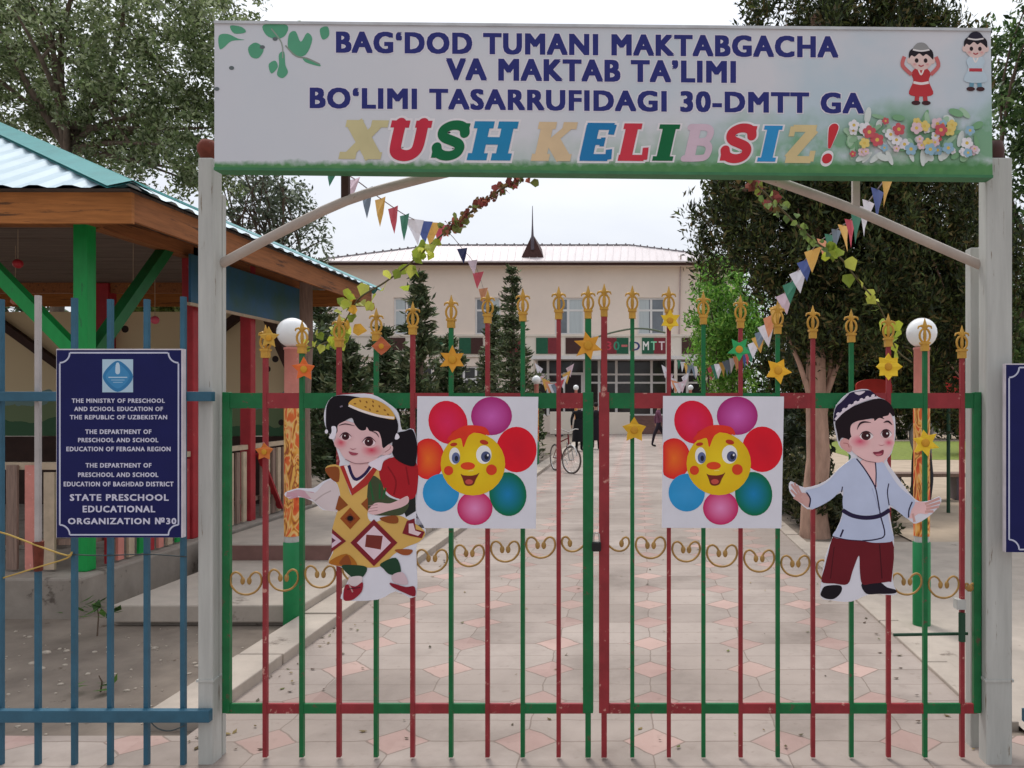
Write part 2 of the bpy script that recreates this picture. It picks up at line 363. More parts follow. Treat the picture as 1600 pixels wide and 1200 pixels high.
def kerb(x0, x1, y0, y1, z1, m, name='kerb'):
    mb = MB(); y = y0
    while y < y1:                               # kerb stones with open joints and uneven tops
        e = min(y + .98, y1); dz = random.uniform(-.006, .006); mb.box(x0, x1, y, e, -.2, z1 + dz); y += 1.0
    return tag(mb.build(name, m, bevel=.008), None, None, None, 'structure')
kerb(-2.66, PATH_L, 4.3, 40, .075, concrete)
kerb(PATH_R, PATH_R + .16, 4.3, 40, .02, concrete)
o = MB().box(-4.15, -2.66, 6.28, 8.05, .0, .14).build('side_path', concrete, bevel=.012); tag(o, kind='structure')
o = MB().box(-4.15, -2.66, 6.33, 8.05, -.2, .0).build('side_path_foundation', concrete_grey); tag(o, kind='structure')
o = MB().box(-4.42, -2.66, 8.05, 12.2, -.2, .298).build('upper_side_path', concrete, bevel=.012); tag(o, kind='structure')
o = MB().box(-4.14, -2.67, 8.03, 8.05, .141, .285).build('step_riser', step_dark); tag(o, kind='structure')

# ------------------------------------------------------------------ gate posts, arch and banner
YG = 3.9
def post(px0, px1, pytop, label, y0=3.84, y1=3.93, Yr=3.84):
    x0 = P(px0, 0, Yr).x; x1 = P(px1, 0, Yr).x; zt = P(0, pytop, Yr).z
    t = thing('gate_post', ((x0 + x1) / 2, YG, 0), label, 'post', 'white gate posts')
    MB().box(x0, x1, y0, y1, -.05, zt).build('shaft', white_paint, t, bevel=.006)
    fz = P(0, 1062, Yr).z
    MB().box(x0 - .006, x1 + .006, y0 - .004, y1 + .004, fz - .012, fz).build('sleeve_joint', white_paint, t)
    return t, zt, (x0 + x1) / 2
tL, ztL, xL = post(309, 332, 246, 'white metal gate post on the left, next to the blue plaque')
MB().box(P(340, 0, 3.94).x, P(348, 0, 3.94).x, 3.94, 3.975, -.05, P(0, 300, 3.9).z).build('hinge_upright', white_paint, tL, bevel=.004)
MB().lathe((xL - .02, 3.9, ztL), [(.03, 0), (.034, .02), (.046, .045), (.048, .07), (.03, .1), (.001, .108)], 14).build('end_cap', rust, tL)
tR, ztR, xR = post(1541, 1582, 246, 'white metal gate post on the right, next to the boy cutout')
MB().box(P(1513, 0, 4.06).x, P(1541, 0, 4.06).x, 4.03, 4.10, -.05, P(0, 388, 4.05).z).build('rear_upright', white_paint, tR, bevel=.004)
MB().lathe((xR, 3.9, ztR), [(.04, 0), (.046, .02), (.05, .05), (.04, .09), (.001, .1)], 14).build('end_cap', dark_brown, tR)

t = thing('arch_brace', P(945, 1185, YG), 'pale curved pipe arch with two short struts below the banner', 'arch')
ap = [P(*q, 3.93) for q in ((346, 412), (440, 362), (540, 314), (640, 284), (735, 262), (840, 246), (945, 240), (1060, 248), (1165, 268), (1250, 296), (1340, 330), (1440, 374), (1545, 420))]
MB().tube(smooth_pts(ap, 3, False), .0235, 10).build('arch_pipe', pipe_paint, t)
for px, pb in ((540, 316), (1337, 330)):
    a = P(px, 240, 3.93); b2 = P(px, pb, 3.93); MB().bar(a, b2, .035, .03).build('strut', wood_dark if px < 800 else pipe_paint, t)

def banner_mat():
    m, t, b = node_mat('banner_print'); N = t.nodes; K = t.links
    co = N.new('ShaderNodeTexCoord'); sx = N.new('ShaderNodeSeparateXYZ'); K.new(co.outputs['Object'], sx.inputs[0])
    def noise(sc, det=5):
        n = N.new('ShaderNodeTexNoise'); n.inputs['Scale'].default_value = sc; n.inputs['Detail'].default_value = det; K.new(co.outputs['Object'], n.inputs['Vector']); return n.outputs['Fac']
    def mr(v, a, b2, c=0, d2=1):
        n = N.new('ShaderNodeMapRange'); n.inputs[1].default_value = a; n.inputs[2].default_value = b2; n.inputs[3].default_value = c; n.inputs[4].default_value = d2; K.new(v, n.inputs[0]); return n.outputs[0]
    def mth(op, a, b2):
        n = N.new('ShaderNodeMath'); n.operation = op
        for i, v in enumerate((a, b2)):
            if isinstance(v, (int, float)): n.inputs[i].default_value = v
            else: K.new(v, n.inputs[i])
        return n.outputs[0]
    def mix(f, a, b2):
        n = N.new('ShaderNodeMixRGB'); K.new(f, n.inputs[0])
        for i, v in ((1, a), (2, b2)):
            if isinstance(v, tuple): n.inputs[i].default_value = v
            else: K.new(v, n.inputs[i])
        return n.outputs[0]
    X, Z = sx.outputs[0], sx.outputs[2]
    col = mix(noise(1.4), L(222, 222, 226), L(204, 206, 214))
    # pale blue wash, stronger to the right
    f = mth('MULTIPLY', mr(noise(1.7), .42, .62), mr(X, -.9, .9, .15, .75)); col = mix(f, col, L(182, 204, 216))
    # green meadow behind the lower words, rising to the right
    g = mth('ADD', Z, mth('MULTIPLY', mth('SUBTRACT', noise(4), .5), .34)); lim = mr(X, -1.2, 1.4, .02, .30)
    f = mth('MULTIPLY', mr(mth('SUBTRACT', lim, g), -.05, .10), mr(X, -1.0, .6, 0, .9)); f = mth('MULTIPLY', f, mr(noise(5.5), .32, .48))
    col = mix(f, col, L(112, 164, 122))
    # strip of grass along the lower edge
    gb = mth('ADD', Z, mth('MULTIPLY', mth('SUBTRACT', noise(26), .5), .05))
    col = mix(mr(gb, .055, .028), col, mix(noise(18), L(52, 120, 66), L(104, 156, 96)))
    bp = N.new('ShaderNodeBump'); bp.inputs['Strength'].default_value = .35; bp.inputs['Distance'].default_value = .03
    mpn = N.new('ShaderNodeMapping'); mpn.inputs['Scale'].default_value = (2.2, 1, .7); K.new(co.outputs['Object'], mpn.inputs[0]); wn = N.new('ShaderNodeTexNoise'); wn.inputs['Scale'].default_value = 1.6; wn.inputs['Detail'].default_value = 2; K.new(mpn.outputs[0], wn.inputs['Vector'])
    K.new(wn.outputs['Fac'], bp.inputs['Height']); K.new(bp.outputs[0], b.inputs['Normal'])
    K.new(col, b.inputs['Base Color']); b.inputs['Roughness'].default_value = .42; b.inputs['Specular IOR Level'].default_value = .35
    return m
YB = 3.78; BT = .0099                                    # the banner hangs very slightly askew
def BP(px, py, off=0.0):
    v = P(px, py + (px - 335) * BT, YB); v.y = YB - off; return v
bz = BP(335, 262)
t = thing('welcome_banner', BP(940, 262), 'large printed welcome banner with blue lettering above the gate', 'banner')
q = [BP(335, 37), BP(1548, 37), BP(1551, 262), BP(335, 262)]
mb = MB().plate(q, (0, .07, 0)); base_loc = BP(940, 262)
mb.build('panel', banner_mat(), t, loc=base_loc)
hem_top = mat('banner_edge', L(196, 200, 204), .6)
for a, b2 in ((q[3], q[2]), (q[0], q[1])):
    mb = MB(); mb.bar(a + Vector((0, .035, -.006 if a is q[3] else .006)), b2 + Vector((0, .035, -.006 if a is q[3] else .006)), .084, .013)
    mb.build('hem', mat('banner_hem', L(64, 124, 84), .6) if a is q[3] else hem_top, t)
navy = L(42, 46, 110, 1.2)
mb = MB()
for s_, x0, x1, y0, y1 in (('BAG‘DOD TUMANI MAKTABGACHA', 525, 1310, 47, 81), ('VA MAKTAB TA’LIMI', 697, 1150, 87, 122), ('BO‘LIMI TASARRUFIDAGI 30-DMTT GA', 484, 1350, 135, 168)):
    put_text(mb, s_, x0 - 1.6, x1 + 1.6, y0 - 1.4, y1 + 1.4, lambda a, b2: BP(a, b2, .0006), 0, .10, 3, L(222, 218, 228))
    put_text(mb, s_, x0, x1, y0, y1, lambda a, b2: BP(a, b2, .0010), 0, .064, 3, navy)
mb.build('lettering', PRINT, t)

# slab-serif italic letters of the greeting
def slab(ch):
    st = []                                             # strokes: (points, width) in a 0..1 box
    ser = lambda x, y, w_=.42: st.append(([(x - w_ / 2, y), (x + w_ / 2, y)], .16))
    if ch == 'X': st += [([(.2, .95), (.8, .05)], .34), ([(.8, .95), (.2, .05)], .2)]; [ser(x, y, .4) for x in (.2, .8) for y in (.07, .93)]
    if ch == 'U': st += [([(.22, .95), (.22, .35), (.27, .17), (.42, .09), (.58, .09), (.72, .18), (.78, .38), (.78, .95)], .25)]; ser(.22, .93, .46); ser(.8, .93, .4)
    if ch == 'S': st += [([(.86, .7), (.8, .84), (.64, .91), (.42, .9), (.24, .8), (.22, .67), (.32, .57), (.52, .5), (.72, .42), (.8, .3), (.74, .16), (.56, .09), (.36, .1), (.2, .18), (.13, .32)], .23), ([(.88, .97), (.86, .68)], .14), ([(.12, .34), (.12, .03)], .14)]
    if ch == 'H': st += [([(.22, .95), (.22, .05)], .27), ([(.78, .95), (.78, .05)], .27), ([(.22, .5), (.78, .5)], .17)]; [ser(x, y, .46) for x in (.22, .78) for y in (.07, .93)]
    if ch == 'K': st += [([(.22, .95), (.22, .05)], .27), ([(.35, .42), (.8, .92)], .17), ([(.42, .56), (.8, .06)], .3)]; ser(.22, .07, .46); ser(.22, .93, .46); ser(.8, .93, .36); ser(.84, .07, .32)
    if ch == 'E': st += [([(.28, .95), (.28, .05)], .32), ([(.1, .92), (.9, .92)], .17), ([(.1, .08), (.92, .08)], .17), ([(.3, .5), (.66, .5)], .15), ([(.88, .97), (.86, .7)], .15), ([(.9, .3), (.94, .03)], .15), ([(.66, .62), (.66, .38)], .11)]
    if ch == 'L': st += [([(.3, .95), (.3, .05)], .34), ([(.06, .08), (.92, .08)], .17), ([(.9, .36), (.94, .03)], .16)]; ser(.32, .93, .6)
    if ch == 'I': st += [([(.5, .95), (.5, .05)], .46)]; ser(.5, .93, .86); ser(.5, .07, .86)
    if ch == 'B': st += [([(.26, .95), (.26, .05)], .3), ([(.08, .92), (.6, .92), (.78, .84), (.8, .7), (.7, .57), (.3, .52)], .19), ([(.3, .52), (.68, .5), (.85, .4), (.86, .22), (.72, .1), (.08, .08)], .19)]
    if ch == 'Z': st += [([(.14, .92), (.86, .92)], .18), ([(.8, .9), (.2, .1)], .27), ([(.12, .08), (.9, .08)], .18), ([(.14, .97), (.14, .7)], .14), ([(.9, .32), (.9, .03)], .14)]
    if ch == '!': st += [([(.5, .93), (.5, .78), (.5, .6), (.5, .42)], -.5), ([(.5, .12), (.5, .115)], .52)]
    return st
def put_slab(mb, ch, x0, x1, y0, y1, c, lay, rim=None):
    def fn(u, v, dep):
        sh = (v - .5) * .22 * (y1 - y0)
        return BP(x0 + u * (x1 - x0) + sh, y1 + (y0 - y1) * v, dep)
    asp = (x1 - x0) / (y1 - y0); n = 0
    for grow, cc, dep0 in (((.09, rim, .0004),) if rim else ()) + ((0, c, .0016),):
        for pts, wd in slab(ch):
            drop = wd < 0; wd = abs(wd) * 1.2 + grow * 1.4
            q = [Vector((a * asp, b2, 0)) for a, b2 in pts]; q = smooth_pts(q, 5, False) if len(q) > 2 else q
            if len(q) == 2:
                tt = (q[1] - q[0]).normalized(); q = [q[0] - tt * grow * .6, q[1] + tt * grow * .6]
            wl = wd * asp if asp < 1 else wd
            if ch in '!I': wl = wd * asp
            k = len(q); l = []; r_ = []
            for i, a in enumerate(q):
                tt = (q[min(i + 1, k - 1)] - q[max(0, i - 1)]).normalized(); nn = Vector((-tt.y, tt.x, 0)) * wl / 2
                if drop: nn *= 1.0 - .72 * (i / (k - 1)) ** 1.5
                l.append(a + nn); r_.append(a - nn)
            n += 1; dep = dep0 + n * .00004
            mb.add([fn(a.x / asp, a.y, dep) for a in l + r_], [(i, i + 1, k + i + 1, k + i) for i in range(k - 1)], 0, cc)
            for e in ((q[0], q[-1]) if len(q) > 2 or ch == '!' else ()):
                rr = wl / 2 * (1 if not drop else (1 if e is q[0] else .3)); n += 1; dep = dep0 + n * .00004
                cir = [fn((e.x + rr * math.cos(j * math.pi / 8)) / asp, e.y + rr * math.sin(j * math.pi / 8), dep) for j in range(16)]
                mb.add(cir, [tuple(range(16))], 0, cc)
mb = MB(); wr = L(232, 228, 232)
for ch, x0, x1, c, rim in (('X', 537, 600, (206, 196, 150), None), ('U', 608, 668, (200, 52, 72), wr), ('S', 679, 730, (20, 108, 66), wr), ('H', 738, 802, (40, 136, 184), wr),
                      ('K', 838, 896, (220, 194, 156), None), ('E', 908, 958, (38, 124, 180), wr), ('L', 970, 1014, (206, 60, 76), wr), ('I', 1024, 1058, (20, 104, 62), wr), ('B', 1072, 1114, (214, 190, 204), None),
                      ('S', 1130, 1178, (204, 56, 68), wr), ('I', 1188, 1218, (52, 146, 204), wr), ('Z', 1228, 1276, (216, 196, 146), None), ('!', 1286, 1308, (204, 54, 62), wr)):
    put_slab(mb, ch, x0 - 1.5, x1 + 1.5, 187, 245, L(*c), 0, rim)
mb.build('greeting', PRINT, t)
# printed leaves and small figures on the banner
A = Art(YB - .0006); A.Y0 = YB
A.map = lambda x, y: (x, y + (x - 335) * BT)
gl = (92, 164, 130)
for pts in ([(342, 56), (356, 53), (372, 60), (382, 62), (362, 64), (350, 74), (343, 76)], [(412, 38), (448, 38), (446, 54), (432, 60), (416, 54)],
            [(452, 52), (462, 48), (470, 64), (480, 50), (488, 60), (478, 84), (460, 86), (450, 72)], [(436, 84), (444, 80), (446, 100), (450, 112), (442, 121), (433, 116), (436, 100)],
            [(474, 88), (496, 96), (500, 102), (478, 96)], [(388, 74), (400, 66), (412, 76), (404, 90), (392, 88)], [(360, 40), (378, 42), (384, 50), (366, 52)], [(500, 44), (512, 40), (514, 54), (504, 60)], [(420, 100), (430, 94), (434, 104), (424, 114)]): A.shape(pts, gl)
A.line([(446, 70), (462, 86), (480, 90), (500, 99)], 2.4, (140, 150, 140)); A.line([(424, 44), (440, 66), (442, 90)], 2, (150, 160, 150))
for x, y in ((362, 106), (339, 139), (410, 73), (430, 60)): A.ell(x, y, 4, 3, (100, 110, 112))
# two children in the upper right corner
def kid(x, y, s, shirt, low, capc):
    sk = (228, 200, 194)
    for e in (-1, 1): A.line([(x + e * 5 * s, y + 48 * s), (x + e * 7 * s, y + 66 * s)], 7 * s, low, False); A.ell(x + e * 8 * s, y + 68 * s, 7 * s, 3.5 * s, (70, 40, 44))
    A.shape([(x - 6 * s, y + 12 * s), (x + 6 * s, y + 12 * s), (x + 15 * s, y + 22 * s), (x + 12 * s, y + 34 * s), (x + 19 * s, y + 54 * s), (x, y + 58 * s), (x - 19 * s, y + 54 * s), (x - 12 * s, y + 34 * s), (x - 15 * s, y + 22 * s)], shirt)
    A.line([(x - 12 * s, y + 36 * s), (x, y + 38 * s), (x + 12 * s, y + 36 * s)], 4 * s, (236, 226, 226)); A.line([(x - 4 * s, y + 16 * s), (x, y + 24 * s), (x + 4 * s, y + 16 * s)], 2.4 * s, (240, 230, 226))
    A.ell(x, y, 18 * s, 17 * s, sk); A.ell(x - 18 * s, y + 2 * s, 4 * s, 5 * s, sk); A.ell(x + 18 * s, y + 2 * s, 4 * s, 5 * s, sk)
    A.shape([(x - 19 * s, y - 1 * s), (x - 17 * s, y - 14 * s), (x, y - 21 * s), (x + 17 * s, y - 14 * s), (x + 19 * s, y), (x + 14 * s, y - 4 * s), (x + 8 * s, y - 8 * s), (x + 3 * s, y - 5 * s), (x - 3 * s, y - 9 * s), (x - 10 * s, y - 4 * s), (x - 15 * s, y - 6 * s)], (36, 28, 36))
    A.shape([(x - 13 * s, y - 15 * s), (x - 6 * s, y - 25 * s), (x + 6 * s, y - 25 * s), (x + 13 * s, y - 15 * s), (x, y - 13 * s)], capc); A.line([(x - 13 * s, y - 15 * s), (x, y - 13 * s), (x + 13 * s, y - 15 * s)], 2.4 * s, (230, 224, 224))
    for e in (-7, 7): A.ell(x + e * s, y + 2 * s, 3 * s, 3.6 * s, (44, 30, 36), None, 0, 12); A.ell(x + e * 1.45 * s, y + 8 * s, 4 * s, 3 * s, (220, 150, 150), sk, 0, 12)
    A.line([(x - 4 * s, y + 9 * s), (x, y + 11 * s), (x + 4 * s, y + 9 * s)], 2 * s, (180, 80, 86))
A.mb.build('printed_leaves', PRINT, t); A.mb = MB(); kid(1439, 82, 1.0, (192, 58, 64), (186, 66, 70), (150, 150, 150)); A.line([(1424, 106), (1410, 92), (1413, 78)], 6, (206, 110, 110)); A.line([(1454, 106), (1466, 92), (1462, 78)], 6, (206, 110, 110))
A.mb.build('printed_child', PRINT, t); A.mb = MB(); kid(1524, 63, .95, (196, 214, 226), (110, 156, 178), (44, 40, 56)); A.line([(1514, 98), (1534, 98)], 5, (190, 66, 76))
A.mb.build('printed_child', PRINT, t); A.mb = MB()
# meadow flowers of the lower right corner
rf = random.Random(3)
for i in range(60):
    x = rf.uniform(1322, 1536); y = rf.uniform(160, 236) + (1536 - x) * .06; c = rf.choice([(150, 188, 152), (126, 172, 130), (168, 200, 170), (214, 222, 218)])
    a = rf.uniform(0, 3.1); A.ell(x, min(y, 236), rf.uniform(7, 14), rf.uniform(3, 6), c, None, a, 12)
for i in range(46):
    x = rf.uniform(1326, 1532); y = rf.uniform(178, 232); s = rf.uniform(4, 9); c = rf.choice([(236, 234, 238), (228, 226, 232), (226, 196, 204), (200, 92, 100), (150, 186, 206), (228, 204, 120)])
    for k in range(5): A.ell(x + s * .7 * math.cos(k * 1.257 + i), y + s * .7 * math.sin(k * 1.257 + i), s * .55, s * .55, c, n=9)
    A.ell(x, y, s * .35, s * .35, (222, 190, 96), n=9)
A.mb.build('printed_flowers', PRINT, t)

# ------------------------------------------------------------------ the two gate leaves
TIPS = [(350, 512), (420, 507), (475, 500), (535, 490), (595, 480), (652, 470), (708, 460), (765, 453), (823, 450), (878, 447), (925, 446), (945, 443), (988, 446), (1045, 447), (1098, 455), (1157, 461), (1215, 470), (1270, 477), (1330, 483), (1388, 490), (1447, 497), (1503, 508), (1530, 512)]
def tip_y(px): return float(np.interp(px, [a for a, _ in TIPS], [b for _, b in TIPS]))
def scroll_y(px): return float(np.interp(abs(px - 930), [0, 60, 200, 330, 440, 560], [826, 830, 846, 864, 880, 890])) + (6 if px > 1350 else 0)
def finial(x, y, zt, parent):
    """gilt spearhead: socket, ring of two arms, crossing leaves and a point; zt is the tip"""
    k = .148 / .148; z0 = zt - .150; mb = MB()
    mb.box(x - .0165, x + .0165, y - .0165, y + .0165, z0 - .012, z0 + .022)
    mb.box(x - .021, x + .021, y - .021, y + .021, z0 + .022, z0 + .032)
    ring = [(x + .0255 * math.cos(a), y, z0 + .064 + .034 * math.sin(a)) for a in [R(-90 + i * 24) for i in range(16)]]
    mb.tube(ring, .0056, 6, cap=False)
    mb.lathe((x, y, z0 + .03), [(.004, 0), (.008, .02), (.009, .04), (.006, .062), (.005, .07)], 8)
    for sg in (-1, 1): mb.tube([(x, y, z0 + .098), (x + sg * .016, y, z0 + .112), (x + sg * .03, y, z0 + .108), (x + sg * .034, y, z0 + .097)], [.007, .0065, .005, .003], 6)
    mb.lathe((x, y, z0 + .092), [(.006, 0), (.012, .014), (.010, .028), (.0055, .042), (.0012, .058)], 8)
    return mb.build('finial', gold_paint, parent)
def scroll(pa, pb, parent, ya, left=True, right=True):
    xa = P(pa, 0, YG).x; xb = P(pb, 0, YG).x; z = P(0, ya + 20, YG).z; wd = xb - xa; yy = YG - .004
    hp = [(.40, .10), (.33, .22), (.20, .29), (.075, .22), (.03, .04), (.08, -.14), (.22, -.30), (.38, -.37), (.5, -.385)]
    pts = []
    if left: pts += hp
    else: pts += [(-.02, -.12), (.15, -.27), (.32, -.36), (.5, -.385)]
    rp = [(1 - a, b) for a, b in (hp if right else [(-.02, -.12), (.15, -.27), (.32, -.36), (.5, -.385)])][::-1][1:]
    pts += rp
    w3 = [Vector((xa + a * wd, yy, z + b * min(wd, .19))) for a, b in pts]
    mb = MB().tube(smooth_pts(w3, 3, False), .0052, 6)
    for ok, p in ((left, w3[0]), (right, w3[-1])):
        if ok: mb.ball((p.x, yy, p.z - .012), .019, 10, 0, .62, .45, 1)
    mb.build('scroll', scroll_paint, parent)
def striped_rail(pxs, py0, py1, first_green, parent, y0, y1):
    mb = MB(); z0 = P(0, py1, YG).z; z1 = P(0, py0, YG).z
    for i in range(len(pxs) - 1):
        mb.box(P(pxs[i], 0, YG).x, P(pxs[i + 1], 0, YG).x, y0, y1, z0, z1, 0 if (i % 2 == 0) == first_green else 1)
    return mb.build('rail', [green_paint, red_paint], parent)
def leaf(bars, stile_out, stile_in, first_green_top, first_green_bot, label, col_in, col_out, hinge_left):
    cx = P((stile_out + stile_in) / 2, 0, YG).x
    t = thing('gate_leaf', (cx, YG, .03), label, 'gate', 'leaves of the painted gate')
    zb = P(0, 1113, YG).z
    lo, hi = min(stile_out, stile_in), max(stile_out, stile_in)
    xs = [lo] + bars + [hi]
    striped_rail(xs, 614, 638, first_green_top, t, YG - .0095, YG + .0095)
    striped_rail(xs, 1099, 1114, first_green_bot, t, YG - .0095, YG + .0095)
    for px, cc, wd, top in ((stile_out, col_out, .036, 614), (stile_in, col_in, .050, tip_y(stile_in) + 43)):
        x = P(px, 0, YG).x; zt = P(0, top, YG).z
        st = MB().box(x - wd / 2, x + wd / 2, YG - .015, YG + .015, zb if px == stile_out else zb, P(0, 614, YG).z + .004).build('stile', cc, t, bevel=.003)
        if px == stile_in:
            up = MB().box(x - .0145, x + .0145, YG - .0145, YG + .0145, P(0, 614, YG).z + .004, zt).build('stile_spike', cc, t)
            finial(x, YG, P(0, tip_y(px), YG).z, up)
            MB().box(x - .013, x + .013, YG - .013, YG + .013, .012, zb).build('stile_foot', cc, t)
    for i, px in enumerate(bars):
        x = P(px, 0, YG).x; wob = random.uniform(-.0006, .0006); zt = P(0, tip_y(px) + 46, YG).z; g = (i % 2 == 1) if hinge_left else (i % 2 == 0)
        # lower bars and upper spikes are painted in the same colour
        b = MB().box(x - .0100, x + .0100, YG - .0112, YG + .0112, .012, zt).build('bar', green_paint if g else red_paint, t)
        finial(x, YG, P(0, tip_y(px), YG).z, b)
    for i in range(len(xs) - 1):
        m_ = (xs[i] + xs[i + 1]) / 2
        if xs[i + 1] == stile_in and hinge_left: scroll(xs[i] + 4, xs[i + 1] - 8, t, scroll_y(m_), True, False)
        elif xs[i] == stile_in and not hinge_left: scroll(xs[i] + 8, xs[i + 1] - 4, t, scroll_y(m_), False, True)
        else: scroll(xs[i] + 4, xs[i + 1] - 4, t, scroll_y(m_))
    return t
gl_ = leaf([415, 472, 530, 588, 645, 705, 762, 817, 873], 355, 919, True, True, 'left gate leaf of green and red bars, holding the girl cutout', green_paint, green_paint, True)
gr_ = leaf([988, 1045, 1099, 1157, 1215, 1270, 1330, 1388, 1445, 1503], 1526, 944, True, False, 'right gate leaf of green and red bars, holding the boy cutout', red_paint, green_paint, False)
# drop bolt on the right leaf
a = P(1396, 992, 3.95); b2 = P(1512, 990, 3.95)
MB().tube([a, b2], .008, 8).tube([P(1503, 958, 3.87), P(1503, 1002, 3.87)], .017, 8).build('drop_bolt', mat('bolt_green', L(30, 70, 50), .5), gr_)
MB().box(P(1496, 0, 3.87).x, P(1510, 0, 3.87).x, 3.873, 3.925, P(0, 953, 3.87).z, P(0, 938, 3.87).z).build('tape_wrap', white_paint, gr_)
# padlock hanging between the two stiles
c = P(932, 853, 3.865)
t = thing('padlock', c, 'black padlock hanging between the two gate leaves', 'padlock')
MB().box(c.x - .022, c.x + .022, c.y - .014, c.y + .014, c.z - .026, c.z + .02).build('body', black, t, bevel=.006)
MB().tube([(c.x + .015 * math.cos(R(a)), c.y, c.z + .018 + (.03 if 0 < a < 180 else 0) + .016 * math.sin(R(a))) for a in (180, 150, 120, 90, 60, 30, 0)], .004, 6).build('shackle', mat('steel', L(190, 184, 180), .3, metal=.8), t)

# ------------------------------------------------------------------ printed cutouts and posters hung on the gate
YC = 3.855
BOARD = mat('board_edge', L(226, 226, 236), .5, var=.04)
def cutout(name, base, label, cat, outline, draw, k=1.0, group=None):
    A = Art(YC - .0005, k); A.Y0 = YC
    t = thing(name, P(*base, YC), label, cat, group)
    q = smooth_pts([Vector((a, b2, 0)) for a, b2 in outline], 3) if len(outline) > 4 else [Vector((a, b2, 0)) for a, b2 in outline]
    MB().plate([P(v.x, v.y, YC) for v in q], (0, .005, 0)).build('board', BOARD, t)
    draw(A); A.map = lambda x, y: (x, y)
    A.mb.build('printed_picture', PRINT, t)
    return t

def draw_flower(A):
    A.map = lambda x, y: (620 + x / 5, 600 + y / 5)
    A.ell(400, 300, 150, 172, (214, 42, 92), (206, 28, 52), R(-22)); A.ell(740, 250, 160, 150, (200, 96, 178), (164, 40, 112))
    A.ell(935, 512, 158, 178, (200, 26, 46), (216, 26, 44)); A.ell(245, 585, 128, 160, (228, 108, 40), (212, 34, 40), 0, 28, 160)
    A.ell(345, 850, 142, 148, (60, 150, 206), (44, 142, 198)); A.ell(610, 970, 138, 132, (220, 136, 186), (190, 34, 92)); A.ell(868, 860, 145, 172, (28, 124, 176), (8, 104, 62), R(-8))
    A.ell(565, 385, 140, 40, (206, 36, 40))
    A.ell(595, 625, 252, 246, (226, 198, 36), (216, 176, 28))
    A.shape([(395, 430), (470, 355), (560, 322), (690, 338), (722, 402), (640, 372), (575, 395), (548, 430), (520, 495), (500, 425), (440, 440)], (214, 56, 38))
    A.ell(452, 562, 42, 66, (236, 236, 240)); A.ell(680, 552, 60, 72, (236, 236, 240)); A.ell(462, 578, 32, 44, (96, 108, 150)); A.ell(696, 568, 38, 42, (76, 84, 120)); A.ell(466, 582, 14, 22, (36, 40, 60)); A.ell(702, 570, 17, 22, (30, 34, 52)); A.ell(712, 556, 7, 9, (240, 240, 240))
    A.ell(445, 472, 28, 14, (180, 56, 34), None, R(-8)); A.ell(682, 455, 34, 18, (180, 56, 34), None, R(14))
    A.ell(555, 640, 56, 30, (216, 70, 36)); A.ell(405, 676, 36, 36, (212, 66, 38)); A.ell(740, 670, 42, 42, (212, 66, 38))
    A.shape([(500, 702), (520, 712), (580, 716), (625, 706), (645, 694), (618, 745), (600, 784), (565, 796), (532, 786), (515, 740)], (112, 44, 34)); A.ell(565, 764, 30, 20, (190, 80, 70))
    A.line([(560, 680), (600, 676)], 5, (240, 220, 120), False)
fp = cutout('flower_poster', (745, 826), 'smiling flower poster beside the girl cutout on the left gate leaf', 'poster', [(652, 619), (841, 620), (837, 826), (650, 825)], draw_flower, 1.15, 'smiling flower posters')
f2 = copy_tree(fp); f2.location = fp.location + Vector((384 * YC / F, .0, .4 * YC / F)); f2['label'] = 'smiling flower poster beside the boy cutout on the right gate leaf'

